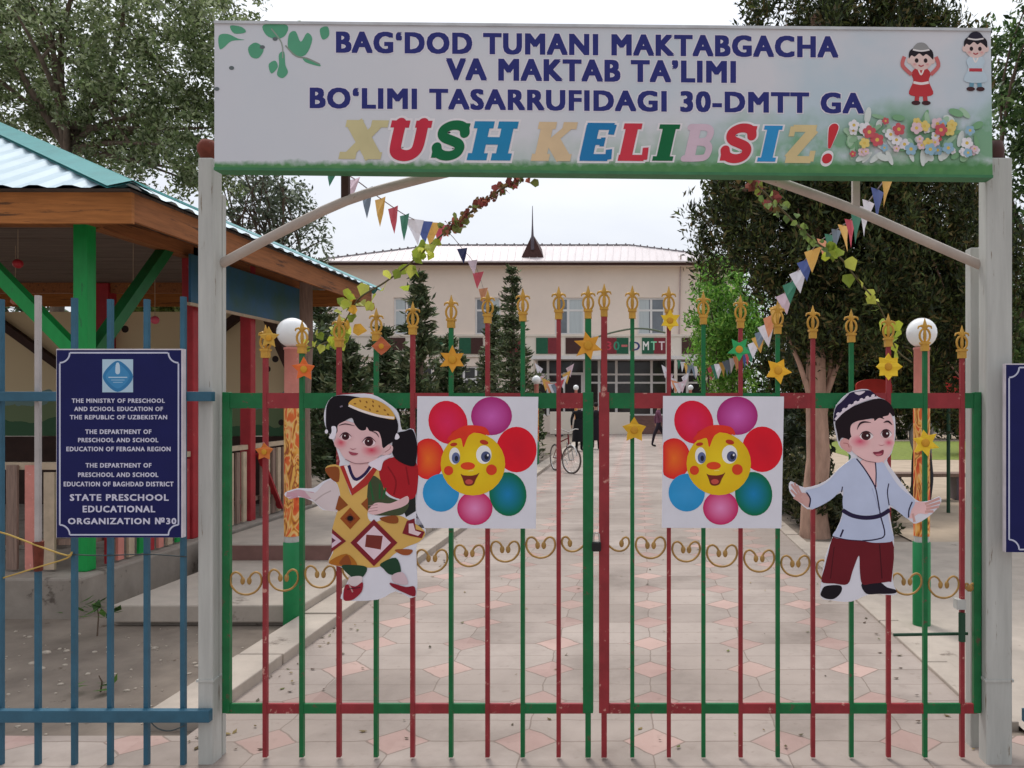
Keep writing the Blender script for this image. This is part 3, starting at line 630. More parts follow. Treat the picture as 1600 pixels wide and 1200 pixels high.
def draw_girl(A):
    G1 = lambda x, y: (500 + x / 6, 600 + y / 6); G3 = lambda x, y: (340 + x / 3.158, 580 + y / 3.158)
    A.map = G3
    skin = (220, 182, 184); hair = (20, 13, 22); gold = (208, 168, 92); dred = (124, 34, 44); brown = (138, 74, 36); wht = (222, 206, 214)
    A.shape([(350, 622), (340, 604), (372, 590), (400, 584), (440, 592), (480, 600), (470, 630), (430, 626), (400, 616), (372, 612)], (196, 156, 168))
    for k in ((342, 600, 392, 606), (338, 618, 388, 612), (350, 630, 396, 616)): A.line([(k[0], k[1]), (k[2], k[3])], 9, (196, 150, 164), False)
    A.shape([(430, 590), (480, 600), (530, 548), (568, 540), (596, 580), (600, 660), (585, 690), (530, 682), (480, 645)], (206, 192, 194)); A.line([(480, 640), (520, 610), (560, 590)], 6, (176, 160, 160))
    A.shape([(880, 470), (975, 470), (978, 690), (930, 720), (900, 640)], (34, 38, 36), False)
    A.shape([(532, 478), (600, 466), (640, 560), (664, 612), (700, 560), (760, 480), (800, 470), (840, 560), (800, 640), (742, 690), (764, 745), (880, 712), (945, 735), (1022, 790), (1000, 838), (930, 868), (868, 905), (806, 962), (700, 968), (610, 950), (548, 945), (574, 880), (564, 800), (576, 740), (604, 640), (592, 560)], gold)
    A.shape([(532, 480), (596, 474), (600, 540), (580, 545), (550, 520)], brown)
    A.shape([(800, 470), (868, 424), (980, 450), (982, 600), (940, 634), (860, 616), (812, 560)], (168, 30, 40)); A.line([(840, 470), (880, 540), (870, 610)], 8, (136, 20, 30)); A.line([(930, 470), (945, 560)], 8, (136, 20, 30))
    A.shape([(752, 520), (806, 540), (832, 610), (900, 640), (945, 655), (915, 705), (850, 712), (762, 705), (738, 650)], (66, 76, 52))
    for k in ((770, 640, 752, 545), (800, 630, 800, 555), (815, 630, 830, 575)): A.line([(k[0], k[1]), (k[2], k[3])], 9, (40, 92, 52), False)
    A.shape([(742, 690), (770, 655), (800, 648), (850, 652), (900, 632), (938, 616), (942, 648), (905, 672), (840, 690), (790, 706), (760, 706)], skin)
    for yy in (664, 678, 692): A.line([(745, yy), (790, yy - 6)], 3, (166, 124, 126), False)
    A.shape([(604, 468), (640, 462), (664, 560), (700, 540), (756, 468), (790, 480), (740, 560), (664, 614)], (170, 48, 44), False)
    A.shape([(624, 466), (646, 462), (668, 540), (690, 530), (748, 466), (768, 474), (720, 530), (667, 578)], (232, 216, 216), False)
    A.shape([(656, 448), (750, 452), (735, 490), (690, 524), (665, 500)], skin)
    A.line([(648, 464), (664, 512), (686, 534), (726, 508), (754, 470)], 15, (40, 30, 74))
    def dia(x, y, rx, ry, c, n=1): A.shape([(x, y - ry), (x + rx, y), (x, y + ry), (x - rx, y)], c, False)
    A.shape([(600, 612), (645, 660), (600, 690), (582, 680)], brown, False); A.shape([(742, 622), (742, 690), (708, 655)], brown, False)
    dia(655, 726, 50, 54, (150, 78, 34)); dia(655, 726, 26, 26, (120, 56, 34)); A.ell(655, 726, 15, 13, (22, 16, 20))
    dia(772, 846, 116, 116, dred); dia(772, 846, 84, 84, (220, 196, 206)); A.shape([(735, 806), (816, 812), (806, 880), (728, 866)], (118, 50, 44), False)
    A.shape([(566, 778), (635, 838), (562, 892)], dred, False); A.shape([(566, 800), (612, 838), (564, 872)], (214, 190, 204), False); A.shape([(564, 820), (584, 834), (564, 850)], (96, 50, 70), False)
    A.shape([(935, 738), (972, 726), (978, 780), (1022, 792), (1008, 824), (950, 812), (912, 800)], dred, False); A.shape([(944, 752), (966, 750), (976, 786), (1006, 796), (990, 812), (944, 798)], (222, 196, 202), False)
    A.shape([(800, 724), (880, 712), (890, 748), (840, 748)], brown); A.shape([(876, 880), (960, 880), (948, 905), (910, 905)], (150, 80, 44))
    A.shape([(548, 945), (636, 900), (690, 955), (640, 966)], (168, 104, 36)); A.shape([(600, 950), (640, 905), (660, 958)], brown)
    A.shape([(612, 962), (660, 955), (736, 966), (722, 1010), (690, 1018), (660, 1014)], (34, 66, 46)); A.shape([(804, 950), (880, 920), (906, 985), (880, 1004), (846, 1000), (820, 975)], (34, 66, 46))
    A.shape([(652, 1018), (712, 1012), (706, 1052), (652, 1056)], (214, 200, 202)); A.shape([(862, 1006), (915, 992), (940, 1050), (872, 1042)], (206, 182, 190))
    A.shape([(634, 1052), (680, 1062), (716, 1040), (712, 1086), (670, 1126), (630, 1132), (621, 1108)], (146, 34, 50)); A.shape([(850, 1044), (880, 1050), (930, 1064), (972, 1062), (974, 1110), (920, 1092), (864, 1064)], (136, 30, 46))
    A.line([(650, 1050), (668, 1090)], 7, (180, 140, 140), False); A.line([(640, 1075), (706, 1066)], 4, (60, 20, 36), False)
    A.map = G1
    A.shape([(700, 480), (800, 440), (870, 430), (912, 560), (905, 700), (880, 770), (760, 735), (680, 650)], hair)
    A.shape([(455, 745), (600, 672), (680, 670), (600, 720), (570, 810), (520, 790)], (226, 214, 226))
    A.shape([(165, 400), (240, 345), (400, 395), (560, 450), (600, 520), (592, 610), (545, 690), (450, 738), (340, 745), (245, 705), (185, 620), (150, 520)], skin)
    A.shape([(575, 625), (610, 580), (655, 566), (686, 590), (675, 640), (620, 668), (570, 660)], skin); A.line([(610, 640), (655, 610), (664, 585)], 7, (166, 110, 112))
    A.shape([(58, 300), (70, 190), (130, 118), (260, 108), (480, 150), (600, 195), (700, 290), (735, 400), (700, 520), (640, 568), (592, 600), (578, 520), (556, 455), (520, 440), (470, 442), (440, 400), (430, 430), (380, 432), (330, 380), (300, 318), (230, 350), (170, 385), (165, 450), (120, 480), (66, 430)], hair)
    A.shape([(272, 200), (310, 142), (390, 128), (480, 134), (580, 172), (660, 232), (704, 300), (690, 334), (560, 308), (400, 258)], (206, 160, 74))
    for x, y in ((330, 185), (380, 160), (440, 170), (500, 165), (430, 215), (500, 205), (560, 210), (540, 255), (610, 245), (640, 285), (470, 240)): A.ell(x, y, 13, 7, (130, 84, 36), None, R(30 * (x % 3)), 10)
    A.line([(272, 200), (395, 252), (560, 300), (698, 318)], 22, (232, 220, 214))
    A.line([(190, 215), (215, 205)], 14, (120, 110, 124), False)
    A.shape([(112, 400), (148, 398), (158, 440), (135, 512), (86, 504), (112, 450)], (226, 222, 232)); A.ell(64, 445, 15, 20, (226, 222, 232)); A.shape([(722, 460), (748, 495), (730, 518), (704, 512)], (226, 222, 232))
    A.ell(200, 548, 66, 64, (206, 70, 92), skin); A.ell(488, 620, 112, 72, (200, 52, 82), skin)
    for x, y, rx, ry in ((243, 492, 56, 32), (462, 542, 66, 40)):
        A.ell(x, y, rx * 1.25, ry * 1.35, (184, 120, 128), skin, R(8)); A.ell(x, y + 3, rx * .9, ry * .74, (228, 206, 212), None, R(10)); A.ell(x, y + 1, rx * .62, ry * .98, (44, 16, 24), (70, 30, 36)); A.ell(x - 6, y - 8, 7, 7, (235, 230, 230), None, 0, 8)
        A.line([(x - rx, y + 4), (x - rx * .4, y - ry * .95), (x + rx * .3, y - ry * 1.0), (x + rx, y + 2)], 13, (48, 22, 34), True, True)
    A.line([(180, 390), (240, 374), (330, 392)], 10, (64, 36, 44), True, True); A.line([(470, 436), (530, 460), (556, 500)], 10, (64, 36, 44), True, True)
    A.line([(285, 600), (310, 612), (345, 604)], 8, (160, 100, 108), True, True)
    A.shape([(272, 632), (310, 640), (362, 650), (335, 668), (295, 664)], (156, 72, 88))
    A.line([(240, 704), (340, 745), (460, 735)], 5, (140, 92, 98))
girl_out = [(508, 665), (507, 642), (518, 621), (545, 616), (580, 616), (606, 630), (622, 645), (628, 672), (646, 671), (653, 710), (652, 770), (650, 800), (665, 829), (657, 845), (650, 858), (650, 932), (618, 924), (590, 937), (537, 938), (535, 925), (545, 905), (546, 897), (532, 886), (513, 879), (520, 860), (518, 835), (526, 800), (505, 797), (490, 784), (470, 777), (450, 778), (445, 770), (465, 763), (488, 763), (505, 752), (518, 745), (508, 731), (530, 727), (527, 705), (519, 686)]
cutout('girl_cutout', (590, 938), 'cartoon girl cutout in yellow patterned dress and golden cap', 'cutout', girl_out, draw_girl, 1.1)

def draw_boy(A):
    B1 = lambda x, y: (1280 + x / 8.57, 600 + y / 8.57); B2 = lambda x, y: (1240 + x / 5.217, 720 + y / 5.217)
    skin = (230, 188, 188); hair = (28, 16, 24); shirt = (186, 196, 222); nav = (38, 30, 62); tr = (104, 26, 36)
    A.map = B2
    A.shape([(100, 265), (136, 300), (120, 380), (70, 350), (40, 330), (10, 290), (60, 262)], (200, 158, 152))
    for k in ((60, 290, -18, 190), (50, 300, 8, 180), (70, 280, 30, 200), (70, 320, -22, 236), (80, 340, 0, 300)): A.line([(k[0], k[1]), ((k[0] + k[2]) / 2 - 4, (k[1] + k[3]) / 2), (k[2], k[3])], 17, (198, 152, 146))
    A.shape([(945, 345), (1010, 335), (1080, 340), (1120, 380), (1090, 432), (1020, 430), (960, 470), (935, 440)], skin)
    for k in ((1070, 352, 1190, 306), (1080, 372, 1196, 338), (1080, 395, 1184, 372), (1070, 415, 1140, 412), (970, 430, 985, 498)): A.line([(k[0], k[1]), (k[2], k[3])], 19, (206, 160, 154), False)
    A.shape([(262, 1020), (380, 1016), (388, 1068), (335, 1122), (270, 1125), (222, 1098), (228, 1060)], (24, 20, 28)); A.shape([(556, 998), (690, 985), (760, 1030), (834, 1052), (822, 1080), (700, 1084), (592, 1082)], (28, 22, 34))
    A.shape([(326, 615), (430, 636), (560, 640), (800, 640), (800, 955), (770, 985), (640, 1000), (560, 1004), (540, 900), (532, 772), (480, 900), (440, 1004), (330, 1000), (228, 985), (250, 880), (280, 760)], tr)
    A.line([(700, 680), (720, 960)], 10, (72, 16, 26)); A.line([(330, 700), (300, 960)], 8, (76, 18, 28))
    A.shape([(545, 0), (730, -20), (700, 140), (675, 225), (610, 110)], skin)
    A.shape([(370, 70), (440, 10), (505, -22), (560, 40), (672, 222), (668, 60), (682, -8), (730, 15), (770, 80), (860, 210), (985, 322), (960, 400), (930, 470), (850, 410), (782, 362), (770, 440), (795, 560), (812, 650), (670, 668), (560, 652), (430, 642), (318, 616), (360, 540), (402, 440), (398, 330), (400, 235), (300, 320), (170, 388), (130, 372), (140, 310), (96, 246), (200, 215), (290, 160)], shirt)
    A.line([(512, -18), (580, 70), (660, 205), (688, 330), (706, 440), (742, 600), (672, 640), (560, 652)], 11, nav); A.line([(664, -5), (672, 100), (668, 215)], 10, nav)
    A.line([(398, 210), (390, 255)], 9, nav, False); A.line([(775, 185), (764, 260), (778, 362)], 9, nav); A.line([(380, 620), (404, 560)], 14, nav, False)
    A.line([(398, 402), (480, 446), (590, 464), (700, 448), (782, 400)], 34, nav)
    A.line([(104, 256), (136, 310), (126, 378)], 11, nav); A.line([(966, 334), (940, 400), (936, 462)], 11, nav); A.line([(640, 224), (700, 420)], 3, (150, 158, 190), False)
    A.line([(318, 616), (430, 642), (560, 652)], 7, (60, 30, 56))
    A.map = B1
    A.shape([(415, 590), (430, 545), (540, 485), (700, 470), (850, 425), (945, 390), (1000, 560), (994, 800), (955, 920), (865, 1030), (760, 1052), (620, 1030), (505, 955), (430, 880), (410, 760)], skin)
    A.shape([(430, 740), (345, 722), (285, 760), (285, 830), (360, 900), (430, 895)], (214, 160, 158)); A.line([(320, 790), (380, 800), (400, 850)], 10, (170, 104, 106))
    A.shape([(240, 660), (215, 500), (330, 380), (500, 280), (740, 200), (860, 205), (960, 280), (1012, 400), (985, 430), (945, 385), (920, 420), (850, 440), (870, 470), (800, 455), (740, 494), (720, 460), (600, 480), (500, 500), (430, 545), (415, 640), (440, 765), (370, 735), (300, 720), (262, 770)], hair)
    A.shape([(190, 480), (215, 330), (290, 230), (400, 125), (520, 95), (620, 82), (700, 98), (775, 178), (680, 195), (560, 240), (440, 310), (320, 390), (214, 492)], nav)
    A.line([(212, 480), (300, 385), (390, 320), (480, 265), (580, 222), (680, 190), (775, 182)], 30, (222, 210, 220))
    for i in range(7): x = 250 + i * 78; y = 415 - i * 62 + i * i * 3.6; A.ell(x, y - 14, 28, 20, (222, 210, 220), None, R(-35), 10)
    A.line([(220, 290), (300, 225), (390, 130)], 14, (200, 196, 208)); A.shape([(470, 112), (610, 96), (560, 140), (520, 146)], (216, 206, 216))
    A.ell(545, 768, 150, 100, (206, 76, 108), skin); A.ell(930, 785, 76, 60, (208, 84, 112), skin)
    for x, y, rx, ry in ((630, 695, 92, 54), (895, 668, 76, 52)):
        A.ell(x, y, rx, ry, (232, 220, 222)); A.ell(x - 6, y, rx * .68, ry * 1.04, (44, 20, 26), (72, 36, 40)); A.ell(x + 12, y - 6, 13, 13, (240, 234, 234), None, 0, 10)
        A.line([(x - rx, y), (x - rx * .5, y - ry * .95), (x + rx * .3, y - ry * 1.02), (x + rx, y - 4)], 15, (44, 22, 32), True, True)
    A.line([(505, 610), (540, 535), (600, 508), (690, 516)], 26, (44, 26, 36), True, True); A.line([(860, 516), (920, 500), (975, 548)], 26, (44, 26, 36), True, True)
    A.line([(790, 812), (830, 822), (875, 812)], 8, (176, 112, 118), True, True)
    A.shape([(718, 912), (790, 905), (856, 880), (850, 945), (780, 965), (740, 945)], (128, 50, 68)); A.shape([(745, 940), (840, 930), (790, 962)], (196, 110, 124))
    A.line([(505, 960), (620, 1026), (760, 1050)], 7, (120, 84, 90))
boy_out = [(1303, 662), (1304, 640), (1314, 624), (1330, 612), (1355, 608), (1372, 620), (1386, 627), (1397, 645), (1399, 680), (1393, 708), (1386, 720), (1400, 742), (1430, 780), (1450, 783), (1468, 776), (1470, 786), (1455, 804), (1432, 818), (1420, 812), (1391, 792), (1392, 815), (1397, 846), (1395, 905), (1401, 924), (1396, 930), (1360, 928), (1330, 940), (1300, 938), (1282, 933), (1284, 905), (1290, 870), (1302, 838), (1316, 805), (1314, 770), (1270, 796), (1250, 786), (1234, 768), (1236, 752), (1258, 762), (1290, 752), (1310, 733), (1330, 716), (1322, 705), (1311, 696)]
cutout('boy_cutout', (1340, 938), 'cartoon boy cutout in white shirt, dark red trousers and black skullcap', 'cutout', boy_out, draw_boy, 1.1)

# paper stars tied to the bars
def star(px, py, r, n, col, label, inner=.55, rot=0):
    c = P(px, py, 3.872); pts = []; rr = r * 3.872 / F
    for i in range(2 * n):
        a = math.pi * i / n + R(90 + rot); q = rr * (1 if i % 2 == 0 else inner) * random.uniform(.92, 1.06); pts.append(c + Vector((q * math.cos(a), -.004 if i % 2 == 0 else 0, q * math.sin(a))))
    t = thing('paper_star', c, label, 'decoration', 'paper stars tied to the gate')
    mm = mat('star_%s' % ''.join('%02x' % v for v in col), L(*col, 1.15), .55, var=.12, scale=30)
    MB().plate(pts, (0, .004, 0)).build('petals', mm, t)
    MB().ball((c.x, c.y - .003, c.z), rr * .3, 10, 0, 1, .25, 1).build('centre', mat('star_centre', L(206, 150, 40), .6), t)
OR, AM, YE, GRN = (214, 104, 44), (206, 146, 44), (226, 188, 44), (48, 160, 92)
star(475, 577, 19, 5, OR, 'orange paper star at the lamp post, above the gate rail')
star(413, 706, 15, 5, (196, 110, 44), 'dull orange paper star low on the first red bar from the left post', .6)
star(596, 541, 15, 4, (176, 92, 56), 'small rusty orange paper star under a finial above the girl cutout', .7)
star(707, 562, 22, 6, AM, 'amber paper star above the left flower poster')
star(919, 540, 24, 6, AM, 'amber paper star near the middle of the gate, on the left leaf', .5, 12)
star(1047, 501, 17, 6, YE, 'small yellow paper star just under a finial above the right flower poster', .6)
star(1155, 546, 20, 5, GRN, 'green paper star hung above the right flower poster', .5, 180)
star(1216, 579, 21, 5, (226, 170, 42), 'yellow pointed paper star on the bar right of the green star', .55, 190)
star(1388, 573, 21, 8, YE, 'yellow eight-pointed paper star above the boy cutout', .72)
star(1446, 692, 22, 6, YE, 'yellow paper star beside the head of the boy cutout', .55, 10)
star(991, 672, 20, 5, (206, 160, 36), 'yellow paper star on the first green bar right of the centre', .6)
star(420, 528, 17, 5, (190, 150, 60), 'tan paper star under the finial next to the left post', .5)

# ------------------------------------------------------------------ blue fence and the plaques
t = thing('metal_fence', P(180, 1185, YG), 'blue metal bar fence left of the gate, carrying a plaque', 'fence')
for py0, py1, px1 in ((612, 627, 331), (1109, 1128, 327)):
    MB().box(P(-160, 0, YG).x, P(px1, 0, 3.8).x, 3.797, 3.832, P(0, py1, 3.81).z, P(0, py0, 3.81).z).build('rail', blue_paint, t, bevel=.003)
for px, top in ((2, 470), (60, 464), (117, 468), (173, 470), (230, 470), (287, 466), (-56, 470), (-112, 470)):
    x = P(px, 0, 3.846).x
    if px == 60:
        zs = P(0, 872, YG).z
        MB().box(x - .0108, x + .0108, 3.834, 3.855, -.02, zs).build('bar', blue_paint, t)
        MB().box(x - .0105, x + .0105, 3.8345, 3.8545, zs, P(0, top, YG).z).build('bar', grey_pipe, t)
        MB().tube([P(60, 846, 3.846), P(60, 892, 3.846)], [.024, .019], 8).build('wire_binding', rust, t)
    else: MB().box(x - .0108, x + .0108, 3.834, 3.855, -.02, P(0, top, YG).z).build('bar', blue_paint, t)
rope = mat('rope', L(186, 156, 84), .8, var=.2)
mb = MB().tube(smooth_pts([P(q[0], q[1], q[2] - .04) for q in ((-20, 826, 3.88), (15, 836, 3.86), (62, 854, 3.865), (105, 868, 3.86), (112, 862, 3.86), (105, 872, 3.86), (60, 886, 3.865), (15, 900, 3.88), (-20, 910, 3.9))], 3, False), .004, 6)
tag(mb.build('rope', rope), 'frayed yellow rope tied across the blue fence bars', 'rope')
mb = MB().tube(smooth_pts([P(q[0], q[1], q[2] - .044) for q in ((104, 866, 3.87), (160, 868, 3.875), (230, 866, 3.87), (292, 870, 3.875))], 3, False), .003, 6)
tag(mb.build('wire', mat('wire_dark', L(60, 70, 72), .5)), 'thin dark wire strung below the plaque', 'wire')
mb = MB().tube(smooth_pts([P(q[0], q[1], q[2] - .056) for q in ((232, 1124, 3.86), (246, 1138, 3.85), (266, 1142, 3.85), (288, 1134, 3.86))], 3, False), .003, 6)
tag(mb.build('wire', MATS['wire_dark']), 'loose wire loop under the lower blue rail by the gate post', 'wire')

YP = 3.76
def plaque(px0, px1, py0, py1, label, full):
    a = P(px0, py0, YP); b2 = P(px1, py1, YP)
    t = thing('plaque', ((a.x + b2.x) / 2, YP, b2.z), label, 'plaque', 'blue plaques on the fences')
    MB().box(a.x, b2.x, YP, YP + .030, b2.z, a.z).build('board', [mat('plaque_edge', L(214, 208, 216), .4)], t)
    A = Art(YP - .0008); A.Y0 = YP; k = 3.3333; nv = (28, 32, 92)
    A.map = (lambda x, y: (x / k, 520 + y / k)) if full else (lambda x, y: (x / k + (px0 - 88), 520 + y / k + (py0 - 545)))
    A.shape([(296, 90), (944, 90), (944, 1066), (296, 1066)], (24, 28, 84), False)
    wl = (196, 200, 220)
    A.line([(312, 160), (312, 1000)], 8, wl, False); A.line([(930, 160), (930, 1000)], 8, wl, False); A.line([(365, 104), (875, 104)], 8, wl, False); A.line([(365, 1052), (880, 1052)], 8, wl, False)
    for cx, cy, a0 in ((312, 104, 0), (930, 104, 90), (930, 1052, 180), (312, 1052, 270)):
        A.line([(cx + 52 * math.cos(R(a0 + i * 15)), cy + 52 * math.sin(R(a0 + i * 15))) for i in range(7)], 8, wl)
    if full:
        A.shape([(534, 138), (694, 138), (694, 310), (534, 310)], (176, 204, 222), False)
        A.shape([(614, 145), (665, 178), (694, 228), (665, 278), (614, 308), (565, 278), (536, 228), (565, 178)], (54, 124, 174)); A.shape([(614, 162), (655, 192), (676, 228), (650, 268), (614, 290), (578, 268), (552, 228), (575, 192)], (68, 140, 190))
        A.shape([(606, 160), (622, 160), (626, 205), (614, 216), (602, 205)], (190, 214, 230)); A.line([(566, 232), (664, 232)], 5, (190, 214, 230), False); A.line([(580, 246), (650, 246)], 4, (150, 190, 216), False); A.line([(590, 258), (640, 258)], 4, (150, 190, 216), False)
        A.n += 2; fn = lambda x, y: A.p(x, y)
        for s_, x0, x1, y0, y1 in (('THE MINISTRY OF PRESCHOOL', 375, 860, 342, 365), ('AND SCHOOL EDUCATION OF', 388, 850, 385, 408), ('THE REPUBLIC OF UZBEKISTAN', 365, 872, 428, 451), ('THE DEPARTMENT OF', 445, 790, 503, 527), ('PRESCHOOL AND SCHOOL', 408, 826, 547, 570), ('EDUCATION OF FERGANA REGION', 347, 890, 593, 617),
                                  ('THE DEPARTMENT OF', 447, 790, 678, 702), ('PRESCHOOL AND SCHOOL', 408, 826, 727, 751), ('EDUCATION OF BAGHDAD DISTRICT', 333, 905, 775, 800), ('STATE PRESCHOOL', 365, 880, 840, 875), ('EDUCATIONAL', 432, 810, 900, 935), ('ORGANIZATION №30', 355, 920, 962, 997)):
            put_text(A.mb, s_, x0, x1, y0, y1, fn, 0, .050, 2, L(206, 206, 226))
    A.mb.build('face', PRINT, t)
plaque(88, 285, 545, 840, 'navy blue plaque with white English lettering on the left fence', True)
plaque(1571, 1768, 568, 863, 'blue plaque at the right edge, cut off by the picture', False)
t = thing('metal_fence', P(1720, 1185, YG), 'blue metal bar fence right of the gate, mostly out of the picture', 'fence')
for py0, py1 in ((612, 627), (1109, 1128)): MB().box(P(1586, 0, YG).x, P(1800, 0, YG).x, 3.797, 3.832, P(0, py1, 3.81).z, P(0, py0, 3.81).z).build('rail', blue_paint, t)
for px in (1612, 1670, 1727, 1785):
    x = P(px, 0, 3.846).x; MB().box(x - .0108, x + .0108, 3.834, 3.855, -.02, P(0, 470, YG).z).build('bar', blue_paint, t)

# ------------------------------------------------------------------ lamps
def ikat_mat():
    m, t, b = node_mat('ikat_cloth'); N = t.nodes; K = t.links
    co = N.new('ShaderNodeTexCoord'); mp = N.new('ShaderNodeMapping'); mp.inputs['Scale'].default_value = (9, 9, 3.2); K.new(co.outputs['Object'], mp.inputs[0])
    n = N.new('ShaderNodeTexNoise'); n.inputs['Scale'].default_value = 1.3; n.inputs['Detail'].default_value = 2; n.inputs['Distortion'].default_value = 1.6; K.new(mp.outputs[0], n.inputs['Vector'])
    r = N.new('ShaderNodeValToRGB'); r.color_ramp.interpolation = 'LINEAR'; e = r.color_ramp.elements
    e[0].position = .30; e[0].color = L(120, 44, 30); e[1].position = .36; e[1].color = L(214, 84, 44)
    for p_, c_ in ((.45, L(224, 112, 52)), (.49, L(238, 200, 130)), (.54, L(232, 164, 66)), (.60, L(150, 58, 34)), (.66, L(232, 180, 90))):
        x = e.new(p_); x.color = c_
    K.new(n.outputs['Fac'], r.inputs[0]); K.new(r.outputs[0], b.inputs['Base Color']); b.inputs['Roughness'].default_value = .8
    return m
ikat = ikat_mat()
def make_lamp(x, y, label):
    t = thing('globe_lamp', (x, y, 0), label, 'lamp', 'globe lamps along the path')
    MB().lathe((x, y, 0), [(.068, -.03), (.068, .64), (.062, .645)], 16).build('base', mat('lamp_green', L(20, 122, 68), .45, var=.15), t)
    MB().lathe((x, y, 0), [(.058, .64), (.058, .69)], 16).build('band', white_paint, t)
    MB().lathe((x, y, 0), [(.061, .69), (.063, .9), (.061, 1.3), (.063, 1.72)], 16).build('cloth_wrap', ikat, t)
    MB().lathe((x, y, 0), [(.060, 1.72), (.059, 2.14), (.064, 2.142), (.064, 2.16), (.03, 2.165)], 16).build('upper_post', pink_paint, t)
    MB().lathe((x, y, 0), [(.045, 2.16), (.05, 2.18), (.045, 2.2)], 14).build('collar', wood_pale, t)
    MB().ball((x, y, 2.275), .117, 24).build('globe', globe_glass, t)
    return t
lm = make_lamp(-2.715, 6.25, 'white globe lamp with patterned post behind the left gate leaf')
for x, y, lab in ((2.20, 6.25, 'white globe lamp with patterned post behind the boy cutout'), (-2.72, 21.0, 'distant globe lamp left of the path beside a thin conifer'), (2.20, 21.0, 'distant globe lamp right of the path, left of the green shrub'),
                  (-2.72, 34.0, 'farthest globe lamp on the left, in front of the entrance door'), (2.15, 34.0, 'farthest globe lamp on the right, near the entrance glazing')):
    c_ = copy_tree(lm); c_.location = (x, y, 0); c_['label'] = lab

# ------------------------------------------------------------------ pavilion
FX, FY0, FY1, FZ = -4.55, 6.5, 11.6, .30
t = thing('pavilion', (-7.4, 9, 0), 'wooden garden pavilion with green and red posts and metal hip roof', 'pavilion')
MB().box(-11, FX, FY0, FY1, -.2, FZ).build('plinth', concrete_grey, t, bevel=.02)
def ppost(px, Y, wd, m, name='post', zt=3.36):
    x = -4.72; return MB().box(x - wd / 2, x + wd / 2, Y - wd / 2, Y + wd / 2, FZ, zt).build(name, m, t, bevel=.01)
ppost(137, 6.8, .12, green_bright); ppost(300, 8.4, .12, red_bright); ppost(390, 9.63, .13, red_bright)
MB().tube([(-4.72, 11.1, FZ), (-4.74, 11.1, 1.6), (-4.70, 11.1, 2.5), (-4.72, 11.1, 3.36)], [.16, .15, .155, .165], 12).build('post', wood_grey, t)
for x in (-7.4, -10.2):
    MB().box(x - .09, x + .09, 6.71, 6.89, FZ, 3.36).build('post', green_bright, t, bevel=.01)
    MB().box(x - .09, x + .09, 11.0, 11.18, FZ, 3.36).build('post', red_bright, t, bevel=.01)
for a, b2, m_ in (((-4.78, 6.8, 2.14), (-5.95, 6.8, 3.34), green_bright), ((-4.72, 6.85, 2.10), (-4.72, 8.05, 3.34), mat('green_deep', L(24, 96, 48), .5)), ((-4.75, 11.1, 1.95), (-4.75, 9.7, 3.3), wood_dark), ((-5.2, 11.1, 3.2), (-6.9, 11.1, 1.9), wood_dark), ((-7.6, 11.1, 1.9), (-9.4, 11.1, 3.2), wood_dark), ((-7.3, 6.8, 2.14), (-6.2, 6.8, 3.34), green_bright)):
    MB().bar(a, b2, .098, .105).build('brace', m_, t)
EX, EY0, EY1, EZ = -3.94, 6.2, 11.75, 3.36
# ring beam, fascia boards, ceiling
for a, b2 in (((-10.9, 6.8, 3.30), (-4.6, 6.8, 3.30)), ((-4.72, 6.9, 3.30), (-4.72, 11.3, 3.30)), ((-10.9, 11.1, 3.30), (-4.6, 11.1, 3.30))): MB().bar(a, b2, .12, .14).build('beam', wood_orange_side, t)
fz0 = 3.12
MB().box(-11.0, EX, EY0, EY0 + .035, fz0, EZ).build('fascia', wood_orange, t)
MB().box(EX - .035, EX, EY0 + .035, EY1, fz0 + .02, EZ).build('fascia', wood_orange_side, t)
MB().box(-11.0, EX - .035, EY1 - .04, EY1 - .002, fz0, EZ - .002).build('fascia', wood_orange, t)
# soffit boards: visible undersides
mb = MB(); y = EY0 + .04
while y < EY1 - .05: mb.box(-10.95, EX - .04, y, y + .145, 3.375 + random.uniform(-.004, .004), 3.40); y += .15
mb.build('ceiling', wood_ceiling, t)
# hip roof, corrugated sheets
AP = Vector((-7.4, 8.97, 4.92)); cA = Vector((EX + .07, EY0 - .1, 3.38)); cB = Vector((EX + .07, EY1 + .1, 3.38)); cC = Vector((-10.95, EY1 + .1, 3.38)); cD = Vector((-10.95, EY0 - .1, 3.38))
def corr(a, b2, apex, n, amp=.010):
    mb = MB(); vs = []; nrm = (b2 - a).cross(apex - a).normalized(); nrm = nrm if nrm.z > 0 else -nrm
    for i in range(n + 1):
        f = i / n; e = a.lerp(b2, f); off = nrm * (amp * (1 if (i % 4) in (0, 1) else -1))
        # ridges run up the slope until they meet the hip
        g = 1 - abs(2 * f - 1); foot = a.lerp(b2, .5); up = (apex - foot) * g
        vs += [e + off, e + up + off]
    mb.add(vs, [(2 * i, 2 * i + 2, 2 * i + 3, 2 * i + 1) for i in range(n)])
    return mb
rf = MB()
o = corr(cD, cA, AP, 108).build('roof', roof_pale, t); rs = corr(cA, cB, AP, 92).build('roof', roof_pale, t)
corr(cB, cC, AP, 60).build('roof', roof_pale, t); corr(cC, cD, AP, 60).build('roof', roof_pale, t)
